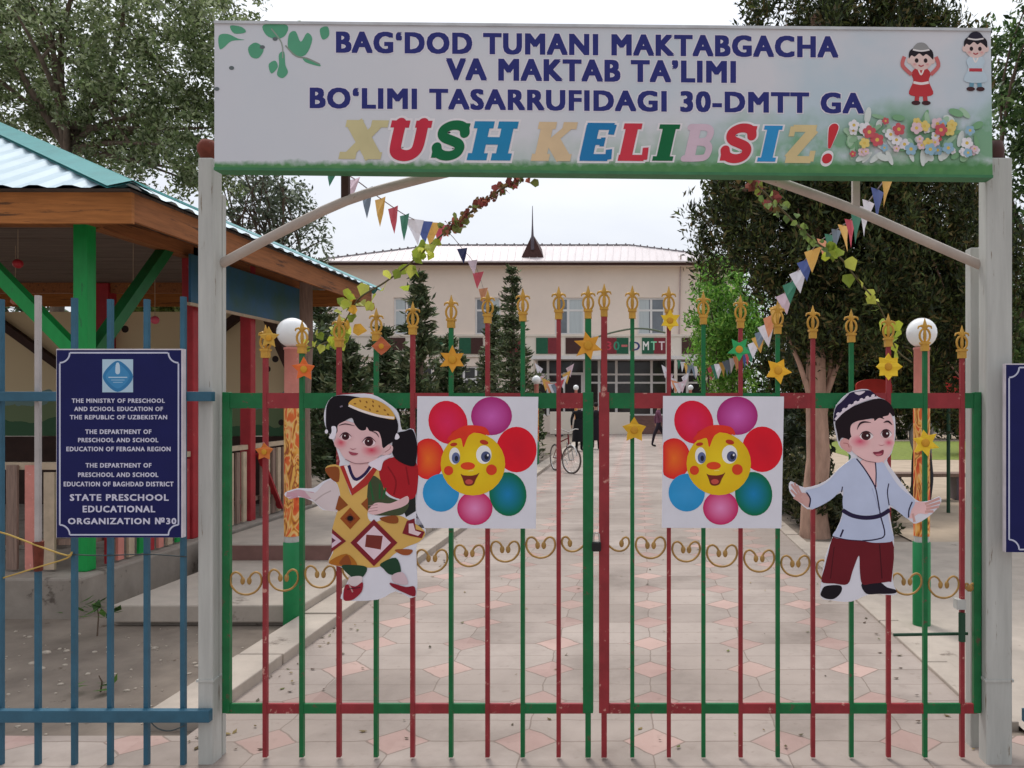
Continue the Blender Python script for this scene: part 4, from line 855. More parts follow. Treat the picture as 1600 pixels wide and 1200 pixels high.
for a in (cA, cB, cC, cD): 
    up = Vector((0, 0, .045)); n_ = (AP - a).cross(Vector((0, 0, 1))).normalized() * .17; dn = Vector((0, 0, -.075))
    mb = MB(); s0 = a + up; s1 = AP + up
    mb.add([s0 + n_ + dn, s0, s0 - n_ + dn, s1 + n_ + dn, s1, s1 - n_ + dn], [(0, 1, 4, 3), (1, 2, 5, 4)])
    mb.add([s0 + n_ + dn * 1.25, s0 + dn * .25, s0 - n_ + dn * 1.25, s1 + n_ + dn * 1.25, s1 + dn * .25, s1 - n_ + dn * 1.25], [(3, 4, 1, 0), (4, 5, 2, 1)]); mb.build('hip_cap', roof_teal, t)
# painted frieze board under the right-hand eave
fb = mat('frieze_print', L(46, 96, 140), .5, col2=L(56, 92, 70), scale=2.2, wear=(L(120, 150, 176), 3.5, .64))
MB().box(-4.60, -4.575, 8.15, 10.75, 2.74, 3.24).build('frieze_board', fb, t)
MB().box(-4.605, -4.57, 8.13, 10.77, 2.715, 2.745).build('frieze_trim', wood_pale, t)
# back wall with painted picture
def mural_mat():
    m, tt, b = node_mat('mural'); N = tt.nodes; K = tt.links
    co = N.new('ShaderNodeTexCoord'); sx = N.new('ShaderNodeSeparateXYZ'); K.new(co.outputs['Object'], sx.inputs[0])
    n = N.new('ShaderNodeTexNoise'); n.inputs['Scale'].default_value = 1.8; n.inputs['Detail'].default_value = 5; K.new(co.outputs['Object'], n.inputs['Vector'])
    ad = N.new('ShaderNodeMath'); ad.operation = 'MULTIPLY_ADD'; K.new(n.outputs['Fac'], ad.inputs[0]); ad.inputs[1].default_value = .5; K.new(sx.outputs[2], ad.inputs[2])
    r = N.new('ShaderNodeValToRGB'); r.color_ramp.interpolation = 'CONSTANT'; mr = N.new('ShaderNodeMapRange'); mr.inputs[1].default_value = 1.2; mr.inputs[2].default_value = 3.3; K.new(ad.outputs[0], mr.inputs[0]); K.new(mr.outputs[0], r.inputs[0])
    e = r.color_ramp.elements; e[0].position = 0; e[0].color = L(64, 104, 72); e[1].position = .22; e[1].color = L(120, 138, 100)
    for p_, c_ in ((.34, L(122, 152, 150)), (.42, L(222, 202, 164)),): x = e.new(p_); x.color = c_
    v = N.new('ShaderNodeTexVoronoi'); v.inputs['Scale'].default_value = 2.6; K.new(co.outputs['Object'], v.inputs['Vector'])
    lt = N.new('ShaderNodeMath'); lt.operation = 'LESS_THAN'; K.new(v.outputs['Distance'], lt.inputs[0]); lt.inputs[1].default_value = .13
    mm = N.new('ShaderNodeMixRGB'); K.new(lt.outputs[0], mm.inputs[0]); K.new(r.outputs[0], mm.inputs[1]); mm.inputs[2].default_value = L(50, 40, 38)
    K.new(mm.outputs[0], b.inputs['Base Color']); b.inputs['Roughness'].default_value = .8
    return m
mural = mural_mat()
MB().box(-10.9, -4.9, 11.16, 11.20, 1.25, 2.98).build('back_wall', mural, t)
MB().box(-10.9, -4.9, 11.16, 11.20, FZ, 1.24).build('back_board', wood_dark, t)
# railings: handrail and coloured pickets
MB().box(-10.9, -4.82, 6.77, 6.84, 1.16, 1.22).build('handrail', wood_pale, t)
MB().box(-4.755, -4.685, 6.9, 11.0, 1.16, 1.215).build('handrail', wood_pale, t)
MB().box(-10.9, -4.82, 6.78, 6.82, .52, .57).build('lower_rail', wood_grey, t)
MB().box(-4.74, -4.70, 6.9, 11.0, .52, .57).build('lower_rail', wood_grey, t)
cyc = [pink_paint, green_bright, wood_grey, wood_pale, red_bright]
x = -4.98; i = 0
while x > -8.2:
    MB().box(x - .045, x + .045, 6.74, 6.765, FZ + .02, 1.20 if i % 3 else 1.14).build('picket', cyc[(i * 2 + 3) % 5], t); x -= .158; i += 1
y = 7.02; i = 0
while y < 10.9:
    if abs(y - 8.4) > .12 and abs(y - 9.63) > .13:
        MB().box(-4.675, -4.65, y - .04, y + .04, FZ + .02, 1.14).build('picket', (red_bright, pink_paint, wood_pale, green_bright)[i % 4] if y < 9.2 else (wood_pale, wood_grey)[i % 2], t)
    y += .15; i += 1
MB().bar((-4.63, 9.72, 1.1), (-4.63, 10.3, .36), .07, .03).build('rail_brace', red_bright, t)
# hanging decorations below the ceiling: small coloured balls on threads
for px, py, Y, cc, lab in ((208, 450, 8.2, (220, 170, 60), 'small yellow ball hanging under the pavilion roof'), (28, 412, 7.6, (190, 50, 60), 'small red ball at far left under the pavilion roof'), (242, 500, 8.6, (214, 90, 110), 'small pink ball hanging beside the red pavilion post'), (24, 470, 8.4, (214, 140, 120), 'salmon ball hanging below the red ball under the pavilion roof')):
    c_ = P(px, py, Y); hb = thing('hanging_ball', c_, lab, 'decoration', 'balls hanging in the pavilion')
    MB().ball(c_, .045, 12).build('ball', mat('ball_%d' % px, L(*cc), .4), hb); MB().tube([(c_.x, c_.y, c_.z + .04), (c_.x, c_.y, 3.37)], .003, 5).build('thread', wood_pale, hb)

# ------------------------------------------------------------------ kindergarten building
YW = 44.0
def bx(px): return P(px, 0, YW).x
def bzz(py): return P(0, py, YW).z
tb = thing('school_building', (bx(832), YW, 0), 'two-storey peach school building with pale metal roof at the end of the path', 'building')
XL, XR = bx(512), bx(1158); ZE = bzz(414); DEP = 11.0
# window openings of the two floors
UP = [(489, 527), (615, 655), (742, 782), (867, 913), (996, 1039), (1118, 1150)]
UPZ = (bzz(523), bzz(465))
GW = [(530, 590), (622, 676), (704, 760)]
GZ = (bzz(640), bzz(572))
def wall_with_holes(x0, x1, z0, z1, holes, y, dp, m):
    xs = sorted({x0, x1} | {v for h in holes for v in h[:2] if x0 < v < x1}); mb = MB()
    for a, b2 in zip(xs, xs[1:]):
        zz = z0; hs = sorted([h for h in holes if h[0] <= a + 1e-6 and h[1] >= b2 - 1e-6], key=lambda h: h[2])
        for h in hs:
            if h[2] > zz: mb.box(a, b2, y, y + dp, zz, h[2])
            zz = h[3]
        if z1 > zz: mb.box(a, b2, y, y + dp, zz, z1)
    return mb
EN = (bx(838), bx(1102))                                   # entrance glazing
holes = [(max(XL + .2, bx(a)), bx(b2), *UPZ) for a, b2 in UP] + [(bx(a), bx(b2), *GZ) for a, b2 in GW] + [(EN[0], EN[1], .9, bzz(563))]
wall_with_holes(XL, XR, -.2, ZE, holes, YW, .35, peach).build('wall', peach, tb)
MB().box(XL, XL + .3, YW + .35, YW + DEP, -.2, ZE).box(XR - .3, XR, YW + .35, YW + DEP, -.2, ZE).box(XL + .3, XR - .3, YW + DEP - .3, YW + DEP, -.2, ZE).build('wall', peach, tb)
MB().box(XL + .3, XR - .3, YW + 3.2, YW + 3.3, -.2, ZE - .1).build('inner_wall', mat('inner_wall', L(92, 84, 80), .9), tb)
def window(x0, x1, z0, z1, cols, rows, m_gl=glass, curtain=False, sill=True):
    fr = MB(); f_ = .10
    fr.box(x0, x1, YW + .08, YW + .16, z0, z0 + f_).box(x0, x1, YW + .08, YW + .16, z1 - f_, z1)
    fr.box(x0, x0 + f_, YW + .08, YW + .16, z0 + f_, z1 - f_).box(x1 - f_, x1, YW + .08, YW + .16, z0 + f_, z1 - f_)
    for c_ in cols: xx = x0 + (x1 - x0) * c_; fr.box(xx - .06, xx + .06, YW + .085, YW + .155, z0 + f_, z1 - f_)
    for r_ in rows: zz = z0 + (z1 - z0) * r_; fr.box(x0 + f_, x1 - f_, YW + .09, YW + .15, zz - .055, zz + .055)
    wi = fr.build('window', pvc, tb)
    MB().box(x0 + f_ * .5, x1 - f_ * .5, YW + .115, YW + .122, z0 + .03, z1 - .03).build('pane', m_gl, wi)
    if sill: MB().box(x0 - .08, x1 + .08, YW - .10, YW + .05, z0 - .07, z0).build('sill', pvc, wi)
    if curtain: MB().box(x0 + (x1 - x0) * curtain[0], x0 + (x1 - x0) * curtain[1], YW + .101, YW + .110, z0 + .09, z1 - .09).build('curtain', mat('curtain', L(196, 204, 206), .9, var=.1, scale=2, stretch=(6, 1, .3)), wi)
for i, h in enumerate(holes[:6]): window(*h, [.5] if i != 3 else [.45], [.66], glass, (.40, .98) if i == 3 else ((.02, .42) if i in (4, 1) else ((.5, .98) if i == 2 else None)))
for h in holes[6:9]: window(*h, [.36, .7], [.7], glass_dark)
# little potted things on the sill of the right upper window
mb = MB()
for i in range(6): x = bx(998) + .12 + i * .13; mb.box(x, x + .07, YW + .24, YW + .3, UPZ[0], UPZ[0] + random.uniform(.5, .85))
mb.build('window_bars', mat('slate', L(60, 58, 70), .7), tb)
# cornice, frieze with sign panels, canopy
ZF0, ZF1 = bzz(563), bzz(526)
MB().box(XL - .05, XR + .05, YW - .12, YW - .002, ZF1, ZF1 + .12).build('cornice', cream, tb)
MB().box(XL - .04, XR + .04, YW - .08, YW - .002, ZF0 + .18, ZF1 - .002).build('frieze', cream, tb)
MB().box(bx(836), bx(1106), YW - 1.6, YW - .002, ZF0 - .02, ZF0 + .17).build('canopy', pvc, tb)
for i, px in enumerate((597, 660, 718, 778, 838, 884, 945, 1003, 1065)):
    x0, x1 = bx(px), bx(px + 37 if px != 884 else 921); zz0, zz1 = bzz(553), bzz(528)
    pn = MB().box(x0, (x0 + x1) / 2, YW - .13, YW - .082, zz0, zz1, (2, 0, 1, 2, 1, 2, 0, 1, 2)[i]).box((x0 + x1) / 2, x1, YW - .13, YW - .082, zz0, zz1, (2, 1, 2, 0, 0, 2, 1, 0, 2)[i]).build('sign_panel', [maroon, panel_green, dark_brown], tb)
    tx = {6: '30-', 7: 'MTT'}.get(i)
    if tx:
        mb = MB(); n = len(tx); cl = [L(196, 70, 84), L(64, 150, 120), L(200, 110, 110)] if i == 6 else [L(240, 236, 230), L(150, 220, 180), L(236, 214, 214)]
        for k, ch in enumerate(tx):
            a = x0 + (x1 - x0) * (k + .12) / n; b2 = x0 + (x1 - x0) * (k + .88) / n; c0, c1 = zz0 + .2, zz1 - .2
            if ch == '-': c0, c1 = (zz0 + zz1) / 2 - .06, (zz0 + zz1) / 2 + .06
            put_text(mb, ch, a, b2, c1, c0, lambda x, z: Vector((x, YW - .135, z)), 0, .02, 3, cl[k])
        mb.build('lettering', PRINT, pn)
a = bx(984); b2 = bx(1000); mb = MB(); put_text(mb, 'D', a, b2, bzz(534), bzz(548), lambda x, z: Vector((x, YW - .09, z)), 0, .02, 3, L(60, 70, 120)); mb.build('lettering', PRINT, tb)
# entrance: frames, panes, door, steps
zt = bzz(563); fr = MB()
for px in (838, 856, 913, 936, 963, 988, 1018, 1042, 1074, 1101):
    fr.box(bx(px) - .07, bx(px) + .07, YW + .05, YW + .15, .9, zt)
for py in (585, 598): fr.box(EN[0], EN[1], YW + .06, YW + .14, bzz(py) - .05, bzz(py) + .05)
fr.box(EN[0], EN[1], YW + .06, YW + .14, .9, .98).build('entrance_frame', pvc, tb)
MB().box(EN[0] + .05, EN[1] - .05, YW + .095, YW + .105, .95, zt).build('pane', glass_dark, tb)
dm = MB().box(bx(882), bx(908), YW + .03, YW + .09, .9, bzz(586), 0).build('door', mat('door_dark', L(44, 34, 40), .4), tb)
mb = MB(); mb.box(bx(880), bx(882) + .03, YW + .0, YW + .1, .9, bzz(584)).box(bx(908), bx(910) + .03, YW + .0, YW + .1, .9, bzz(584)).box(bx(880), bx(910) + .03, YW + .0, YW + .1, bzz(584), bzz(582)).build('door_frame', pvc, dm)
mb = MB()
for i in range(6): mb.box(bx(950), bx(1062), YW - 2.6 + i * .34, YW - .002, i * .15, (i + 1) * .15 - .003)
mb.build('steps', step_dark, tb)
MB().box(bx(868), bx(900), YW - 2.7, YW - 2.5, 0, 1.15).build('balustrade', cream, tb)
MB().box(bx(950) - .1, bx(985), YW - 2.9, YW - 2.7, 0, 1.12).build('balustrade', cream, tb)
for i in range(2): MB().tube([(bx(838) + i * 7.6, YW - 1.5, -.1), (bx(838) + i * 7.6, YW - 1.5, ZF0)], .09, 10).build('column', cream, tb)
# roof: low hip of metal sheets with fascia, ridge, dormer with a spire, pipe
ex0, ex1, ey0, ey1 = XL - .5, XR + .5, YW - .6, YW + DEP + .6
RZ = P(0, 384, YW + 5.5).z; r0 = Vector((P(680, 0, YW + 5.5).x, YW + 5.5, RZ)); r1 = Vector((P(985, 0, YW + 5.5).x, YW + 5.5, RZ)); zr = ZE + .12
q = [Vector((ex0, ey0, zr)), Vector((ex1, ey0, zr)), Vector((ex1, ey1, zr)), Vector((ex0, ey1, zr)), r0, r1]
rfb = MB().add(q, [(0, 1, 5, 4), (1, 2, 5), (2, 3, 4, 5), (3, 0, 4)]); mb = rfb
for i in range(58):                                         # standing seams, folded up from the sheets
    f = (i + .5) / 58; a = q[0].lerp(q[1], f)
    if f < .27: tpt = q[0].lerp(q[4], f / .27)
    elif f > .72: tpt = q[1].lerp(q[5], (1 - f) / .28)
    else: tpt = q[4].lerp(q[5], (f - .27) / .45)
    mb.bar(a + Vector((0, 0, .02)), tpt + Vector((0, 0, .02)), .04, .03)
rf = rfb.build('roof', roof_metal, tb); mb = MB()
for a, b2 in ((q[4], q[5]), (q[0], q[4]), (q[1], q[5])):
    mb.bar(a + Vector((0, 0, .05)), b2 + Vector((0, 0, .05)), .12, .07, 0)
    nn = max(2, int((b2 - a).length / .55))
    for i in range(nn): p = a.lerp(b2, (i + .5) / nn); mb.box(p.x - .04, p.x + .04, p.y - .04, p.y + .04, p.z + .04, p.z + .15)
mb.build('ridge_cap', mat('ridge_grey', L(120, 110, 112), .6), rf)
MB().box(ex0, ex1, ey0, ey0 + .04, ZE - .12, zr - .004).box(ex0, ex0 + .04, ey0 + .04, ey1, ZE - .12, zr - .004).box(ex1 - .04, ex1, ey0 + .04, ey1, ZE - .12, zr - .004).build('fascia', dark_brown, tb)
MB().box(ex0 + .05, ex1 - .05, ey0 + .045, YW - .002, ZE - .1, ZE - .04).build('soffit', cream, tb)
MB().tube([(ex0, ey0 - .06, zr - .05), (ex1, ey0 - .06, zr - .05)], .06, 8).build('gutter', roof_metal, tb)
yd = YW + .6; a = P(810, 412, yd); b2 = P(854, 412, yd); ap_ = P(832, 365, yd); bk = yd + 3.4
g = MB().add([a, b2, ap_, (a.x, bk, a.z), (b2.x, bk, b2.z), (ap_.x, bk, ap_.z)], [(0, 1, 2), (3, 5, 4)], 0).add([a, b2, ap_, (a.x, bk, a.z), (b2.x, bk, b2.z), (ap_.x, bk, ap_.z)], [(0, 2, 5, 3), (1, 4, 5, 2), (0, 3, 4, 1)], 1).build('dormer', [dark_brown, dark_brown], rf)
sp = P(832, 382, yd); MB().lathe(sp, [(.1, -.3), (.1, .25), (.065, .6), (.04, 1.1), (.015, 2.15)], 6, smooth=False).build('spire', mat('lead', L(92, 84, 92), .5), g)
MB().tube([P(1064, 398, YW - .1), P(1063, 430, YW - .1), P(1061, 522, YW - .1)], .04, 8).build('downpipe', mat('pipe_pale', L(190, 170, 166), .5), tb)

# ------------------------------------------------------------------ buntings
FC = {'g': (60, 124, 98), 'w': (226, 222, 230), 'b': (76, 92, 150), 'y': (222, 174, 90), 'r': (202, 78, 92), 'p': (216, 190, 200), 'o': (222, 150, 110), 's': (120, 134, 150), 'd': (38, 40, 84)}
for k_, v_ in FC.items(): mat('flag_' + k_, L(*v_, 1.1), .6, var=.12, scale=10)
cordm = mat('cord', L(150, 140, 140), .8)
def bunting(label, cord, flags):
    """cord: (px, py, Y) knots; flags: (knot position along the cord 0..1, length m, width m, colour)"""
    pts = smooth_pts([P(*c_) for c_ in cord], 6, False); t = thing('bunting', pts[0], label, 'bunting', 'strings of pennants across the yard')
    MB().tube(pts, .004, 5).build('cord', cordm, t)
    def at(px):                                              # the place on the cord seen at picture column px
        best = None
        for a, b2 in zip(pts, pts[1:]):
            ua, ub = VX + a.x * F / a.y, VX + b2.x * F / b2.y
            if min(ua, ub) <= px <= max(ua, ub): f = (px - ua) / (ub - ua + 1e-9); return a.lerp(b2, f), (b2 - a).normalized()
        return (pts[-1], (pts[-1] - pts[-2]).normalized())
    for px, ln, wd, c_ in flags:
        p, dr = at(px); wd *= 1.9; dh = (dr * .65 + Vector((.5 if dr.x > 0 else -.5, 0, 0))).normalized(); sw = Vector((random.uniform(-.03, .03), random.uniform(-.03, .03), 0))
        a = p - dh * wd / 2; b2 = p + dh * wd / 2; tip = p + Vector((0, 0, -ln)) + sw
        nn = Vector((dh.y, -dh.x, 0)).normalized() * .012
        mid = (a + b2) / 2 * .5 + tip * .5 + nn * random.choice((-1, 1)); md2 = (a + b2) / 2 + nn * .6
        MB().add([a, md2, b2, a.lerp(tip, .55) + nn * .5, b2.lerp(tip, .55) - nn * .4, mid, tip], [(0, 1, 5, 3), (1, 2, 4, 5), (3, 5, 6), (5, 4, 6)]).build('pennant', MATS['flag_' + c_], t)
k1 = [(490, 235, 4.05), (520, 258, 4.4), (560, 284, 5.0), (600, 314, 5.7), (645, 342, 6.5), (690, 354, 7.4), (722, 388, 10.5), (745, 420, 14), (760, 470, 20), (764, 500, 24)]
bunting('string of pennants on the left, hanging from the banner past the vine towards a conifer', k1,
        [(521, .115, .09, 'g'), (553, .15, .1, 'p'), (573, .2, .1, 's'), (594, .2, .1, 'y'), (614, .2, .1, 'r'), (632, .21, .1, 'g'), (647, .21, .1, 'w'), (661, .2, .1, 'b'), (674, .22, .11, 'y'), (687, .2, .11, 'r'), (722, .2, .14, 'd'), (738, .22, .16, 'p'), (747, .3, .2, 'r'), (755, .32, .2, 'o'), (760, .32, .2, 's')])
k2 = [(1400, 258, 4.2), (1386, 276, 4.4), (1356, 316, 5.0), (1328, 344, 5.6), (1300, 364, 6.3), (1278, 380, 6.9), (1258, 406, 7.3), (1236, 440, 7.7), (1210, 485, 8.2), (1185, 524, 8.7), (1165, 548, 9.4), (1130, 566, 13), (1095, 572, 18), (1060, 562, 33), (1048, 545, 36)]
fl = [(1386, .17, .08, 'y'), (1371, .19, .09, 'b'), (1357, .17, .09, 'w'), (1349, .19, .08, 'w'), (1338, .2, .09, 'g'), (1328, .2, .09, 'r'), (1317, .2, .09, 'y'), (1307, .19, .09, 's'), (1296, .19, .09, 'g'), (1284, .18, .1, 'o'), (1270, .21, .1, 'y'), (1258, .2, .1, 'b'), (1247, .22, .11, 'w'), (1236, .22, .11, 'g'), (1226, .22, .12, 'p'), (1216, .24, .12, 'y'), (1206, .24, .12, 'o'), (1197, .25, .12, 'w')]
fl += [(1190 - i * 5.6, .19 + max(0, i - 6) * .012, .1 + max(0, i - 6) * .004, 'sywgrbyows'[i % 10]) for i in range(24)]
bunting('long string of pennants on the right, running from the banner down past the dark thuja', k2, fl)
bunting('small pale bunting sagging under the entrance canopy on the left', [(838, 562, 42), (852, 592, 41.5), (868, 600, 41), (884, 584, 41.2), (895, 562, 42)], [(842 + i * 5.4, .6, .3, 'wpyowsrwyp'[i]) for i in range(10)])
bunting('small pale bunting sagging under the entrance canopy on the right', [(1036, 566, 42), (1050, 590, 41), (1064, 598, 40.5), (1076, 572, 41), (1086, 540, 42)], [(1040 + i * 5.2, .6, .3, 'wpwowpwsw'[i]) for i in range(9)])
mb = MB().tube(smooth_pts([P(*q_) for q_ in ((935, 526, 40), (955, 520, 40), (985, 514, 40), (1012, 514, 40), (1040, 520, 40))], 4, False), .05, 6)
tag(mb.build('tinsel_garland', mat('tinsel', L(110, 120, 100), .7, var=.5, scale=40)), 'thin grey green garland strung above the entrance signs', 'garland')

# ------------------------------------------------------------------ foliage builders
def leaf_mesh(name, Cn, D, Wd, ln, wd, cols, m, parent, loc, fold=True):
    """many small leaves: centre, long axis, side axis (unit vectors), length, width, colour"""
    n = len(Cn); ln = ln[:, None]; wd = wd[:, None]
    nrm = np.cross(D, Wd)
    V = np.empty((n, 4, 3)); V[:, 0] = Cn - D * ln * .5; V[:, 1] = Cn + Wd * wd * .5 + nrm * wd * .12; V[:, 2] = Cn + D * ln * .5; V[:, 3] = Cn - Wd * wd * .5 + nrm * wd * .12
    V = V.reshape(-1, 3) - np.array(loc)
    me = bpy.data.meshes.new(name); me.vertices.add(4 * n); me.vertices.foreach_set('co', V.ravel())
    me.loops.add(4 * n); me.loops.foreach_set('vertex_index', np.arange(4 * n, dtype=np.int32))
    me.polygons.add(n); me.polygons.foreach_set('loop_start', np.arange(0, 4 * n, 4, dtype=np.int32))
    me.update(calc_edges=True); me.materials.append(m)
    ca = me.color_attributes.new('Col', 'FLOAT_COLOR', 'CORNER'); c4 = np.ones((n, 4)); c4[:, :3] = cols; ca.data.foreach_set('color', np.repeat(c4, 4, axis=0).ravel())
    o = bpy.data.objects.new(name, me); return link(o, parent, loc)
def unit(a): return a / np.maximum(1e-9, np.linalg.norm(a, axis=1))[:, None]
def rand_dir(n): return unit(RNG.normal(size=(n, 3)))
def palette(n, cols, jit=.25):
    c = np.array([L(*q_)[:3] for q_ in cols]); i = RNG.integers(0, len(c), n); return np.clip(c[i] * (1 + RNG.normal(0, jit, (n, 1))), .003, .8)
def crown_clumps(clumps, per, size, cols, spread=1.0, droop=0.0, asp=.5, updir=0.0, shell=.5, jit=.25):
    """leaves gathered in clumps (x,y,z,rx,ry,rz[,weight]); each clump has its own tone"""
    Cs = []; Ds = []; col = []
    for cl in clumps:
        k = int(per * (cl[6] if len(cl) > 6 else 1)); d_ = rand_dir(k); rad = RNG.random(k) ** shell
        Cs.append(np.array(cl[:3]) + d_ * rad[:, None] * np.array(cl[3:6])); dd = unit(d_ * .6 + rand_dir(k) * spread + np.array([0, 0, updir - droop])); Ds.append(dd)
        col.append(palette(k, cols, jit) * RNG.uniform(.72, 1.3))
    Cn = np.concatenate(Cs); D = np.concatenate(Ds); cc = np.clip(np.concatenate(col), .003, .8); n = len(Cn)
    Wd = unit(np.cross(D, rand_dir(n))); ln = size * RNG.uniform(.6, 1.35, n)
    return Cn, D, Wd, ln, ln * asp, cc
def subclumps(big, n, r, squash=1.0):
    """small clumps scattered in big ellipsoids"""
    o = []; vol = [b_[3] * b_[4] * b_[5] for b_ in big]; tot = sum(vol)
    for b_, v_ in zip(big, vol):
        k = max(1, int(n * v_ / tot)); d_ = rand_dir(k); rad = RNG.random(k) ** .42
        for i in range(k):
            q_ = np.array(b_[:3]) + d_[i] * rad[i] * np.array(b_[3:6]); s_ = r * RNG.uniform(.6, 1.4); o.append((*q_, s_, s_, s_ * squash, 1))
    return o
def limb(mb, a, b2, r0, r1, bend=.15, n=5):
    a = Vector(a); b2 = Vector(b2); o = Vector((random.uniform(-1, 1), random.uniform(-1, 1), random.uniform(-.3, .6))) * (b2 - a).length * bend
    pts = [a.lerp(b2, i / n) + o * math.sin(math.pi * i / n) for i in range(n + 1)]
    mb.tube(pts, [r0 + (r1 - r0) * i / n for i in range(n + 1)], 7); return pts

def E(px, py, Y, rpx, rpy, rY):                             # ellipsoid seen at a picture place
    c_ = P(px, py, Y); return (c_.x, c_.y, c_.z, rpx * Y / F, rY, rpy * Y / F)

def broad_tree(label, base, fork, big, nclump, rcl, per, size, cols, mname=bark, r=.16, lab_cat='tree', name='broadleaf_tree', group=None, asp=.42, limbs=10, droop=.2):
    t = thing(name, base, label, lab_cat, group); mb = MB()
    limb(mb, base, fork, r, r * .72, .04); cl = subclumps(big, nclump, rcl)
    for i in range(limbs):
        q_ = cl[(i * 7919) % len(cl)]; p1 = limb(mb, Vector(fork) + Vector((0, 0, random.uniform(-.5, .2))), q_[:3], r * .5, r * .10, .14)
        for k in range(2):
            q2 = cl[(i * 104729 + k * 31 + 5) % len(cl)]; v_ = Vector(q2[:3]); s_ = p1[3]
            if (v_ - s_).length < 3.2: limb(mb, s_, v_, r * .22, r * .06, .12)
    mb.build('trunk', mname, t)
    leaf_mesh('crown', *crown_clumps(cl, per, size, cols, droop=droop, asp=asp), LEAF, t, base)
    return t
def conifer(label, x, y, h, r, cols, n=2600, size=.2, group=None, cat='conifer', thin=.8, z0=.25, name='conifer'):
    t = thing(name, (x, y, 0), label, cat, group); mb = MB()
    mb.tube([(x, y, -.1), (x + .03, y, h * .5), (x, y, h * .98)], [r * .09 + .02, r * .06 + .015, .008], 8)
    tiers = int(h / .28); Cs = []; Ds = []; cc = []
    for i in range(tiers):
        f = i / tiers; z = z0 + (h - z0) * f; rr = r * (1 - f) ** thin * RNG.uniform(.75, 1.2) + .03; nb = 7
        for k in range(nb):
            a = RNG.uniform(0, 6.283); ln = rr * RNG.uniform(.7, 1.15); dr = np.array([math.cos(a), math.sin(a), RNG.uniform(-.1, .45)])
            if i % 2 == 0: mb.tube([(x, y, z), (x + dr[0] * ln * .8, y + dr[1] * ln * .8, z + dr[2] * ln * .8)], [.014, .004], 4, cap=False)
            kk = max(3, int(n / (tiers * nb) * (.4 + ln / r * 1.2))); s_ = RNG.random(kk)
            Cs.append(np.array([x, y, z]) + dr * (s_ * ln)[:, None] + RNG.normal(0, .045 + .04 * rr, (kk, 3))); Ds.append(unit(np.tile(dr, (kk, 1)) + RNG.normal(0, .55, (kk, 3)) + np.array([0, 0, .25])))
            cc.append(palette(kk, cols, .22) * RNG.uniform(.7, 1.3))
    mb.build('trunk', bark, t); Cn = np.concatenate(Cs); D = np.concatenate(Ds); m_ = len(Cn); Wd = unit(np.cross(D, rand_dir(m_))); ln = size * RNG.uniform(.6, 1.3, m_)
    leaf_mesh('crown', Cn, D, Wd, ln, ln * .28, np.concatenate(cc), NEEDLE, t, (x, y, 0))
    return t
def bush(label, big, nclump, rcl, per, size, cols, m=LEAF, name='shrub', cat='shrub', group=None, asp=.45, updir=.2):
    b_ = big[0]; base = (b_[0], b_[1], 0); t = thing(name, base, label, cat, group); cl = subclumps(big, nclump, rcl); mb = MB()
    for i in range(7):
        q_ = cl[(i * 37) % len(cl)]; limb(mb, (b_[0] + random.uniform(-.15, .15), b_[1] + random.uniform(-.15, .15), -.05), q_[:3], .03, .008, .1)
    mb.build('stem', bark, t)
    leaf_mesh('foliage', *crown_clumps(cl, per, size, cols, asp=asp, updir=updir), m, t, base)
    return t

# ------------------------------------------------------------------ trees
olive = [(130, 144, 96), (110, 126, 80), (150, 160, 118), (88, 102, 66), (166, 174, 140)]
# large airy tree behind the pavilion
broad_tree('large airy olive-green tree towering behind the pavilion at upper left', P(70, 900, 13.5) * 1 - Vector((0, 0, P(70, 900, 13.5).z)), P(105, 215, 13.5),
           [E(80, 60, 13.6, 170, 130, 2.2), E(240, 110, 13.6, 150, 150, 2.0), E(330, 60, 13.2, 120, 130, 1.8), E(180, 220, 14, 130, 80, 1.6), E(290, 240, 13.4, 90, 100, 1.5), E(-80, 60, 14, 120, 150, 2), E(140, -60, 13.6, 260, 90, 2.2), E(60, 190, 14.4, 130, 90, 1.4), E(350, 130, 13.4, 70, 100, 1.3), E(320, 230, 13.4, 60, 80, 1.2), E(400, 100, 13.8, 90, 90, 1.2), E(225, 250, 14, 100, 60, 1.2)],
           1180, .20, 60, .09, olive, r=.12, limbs=17)
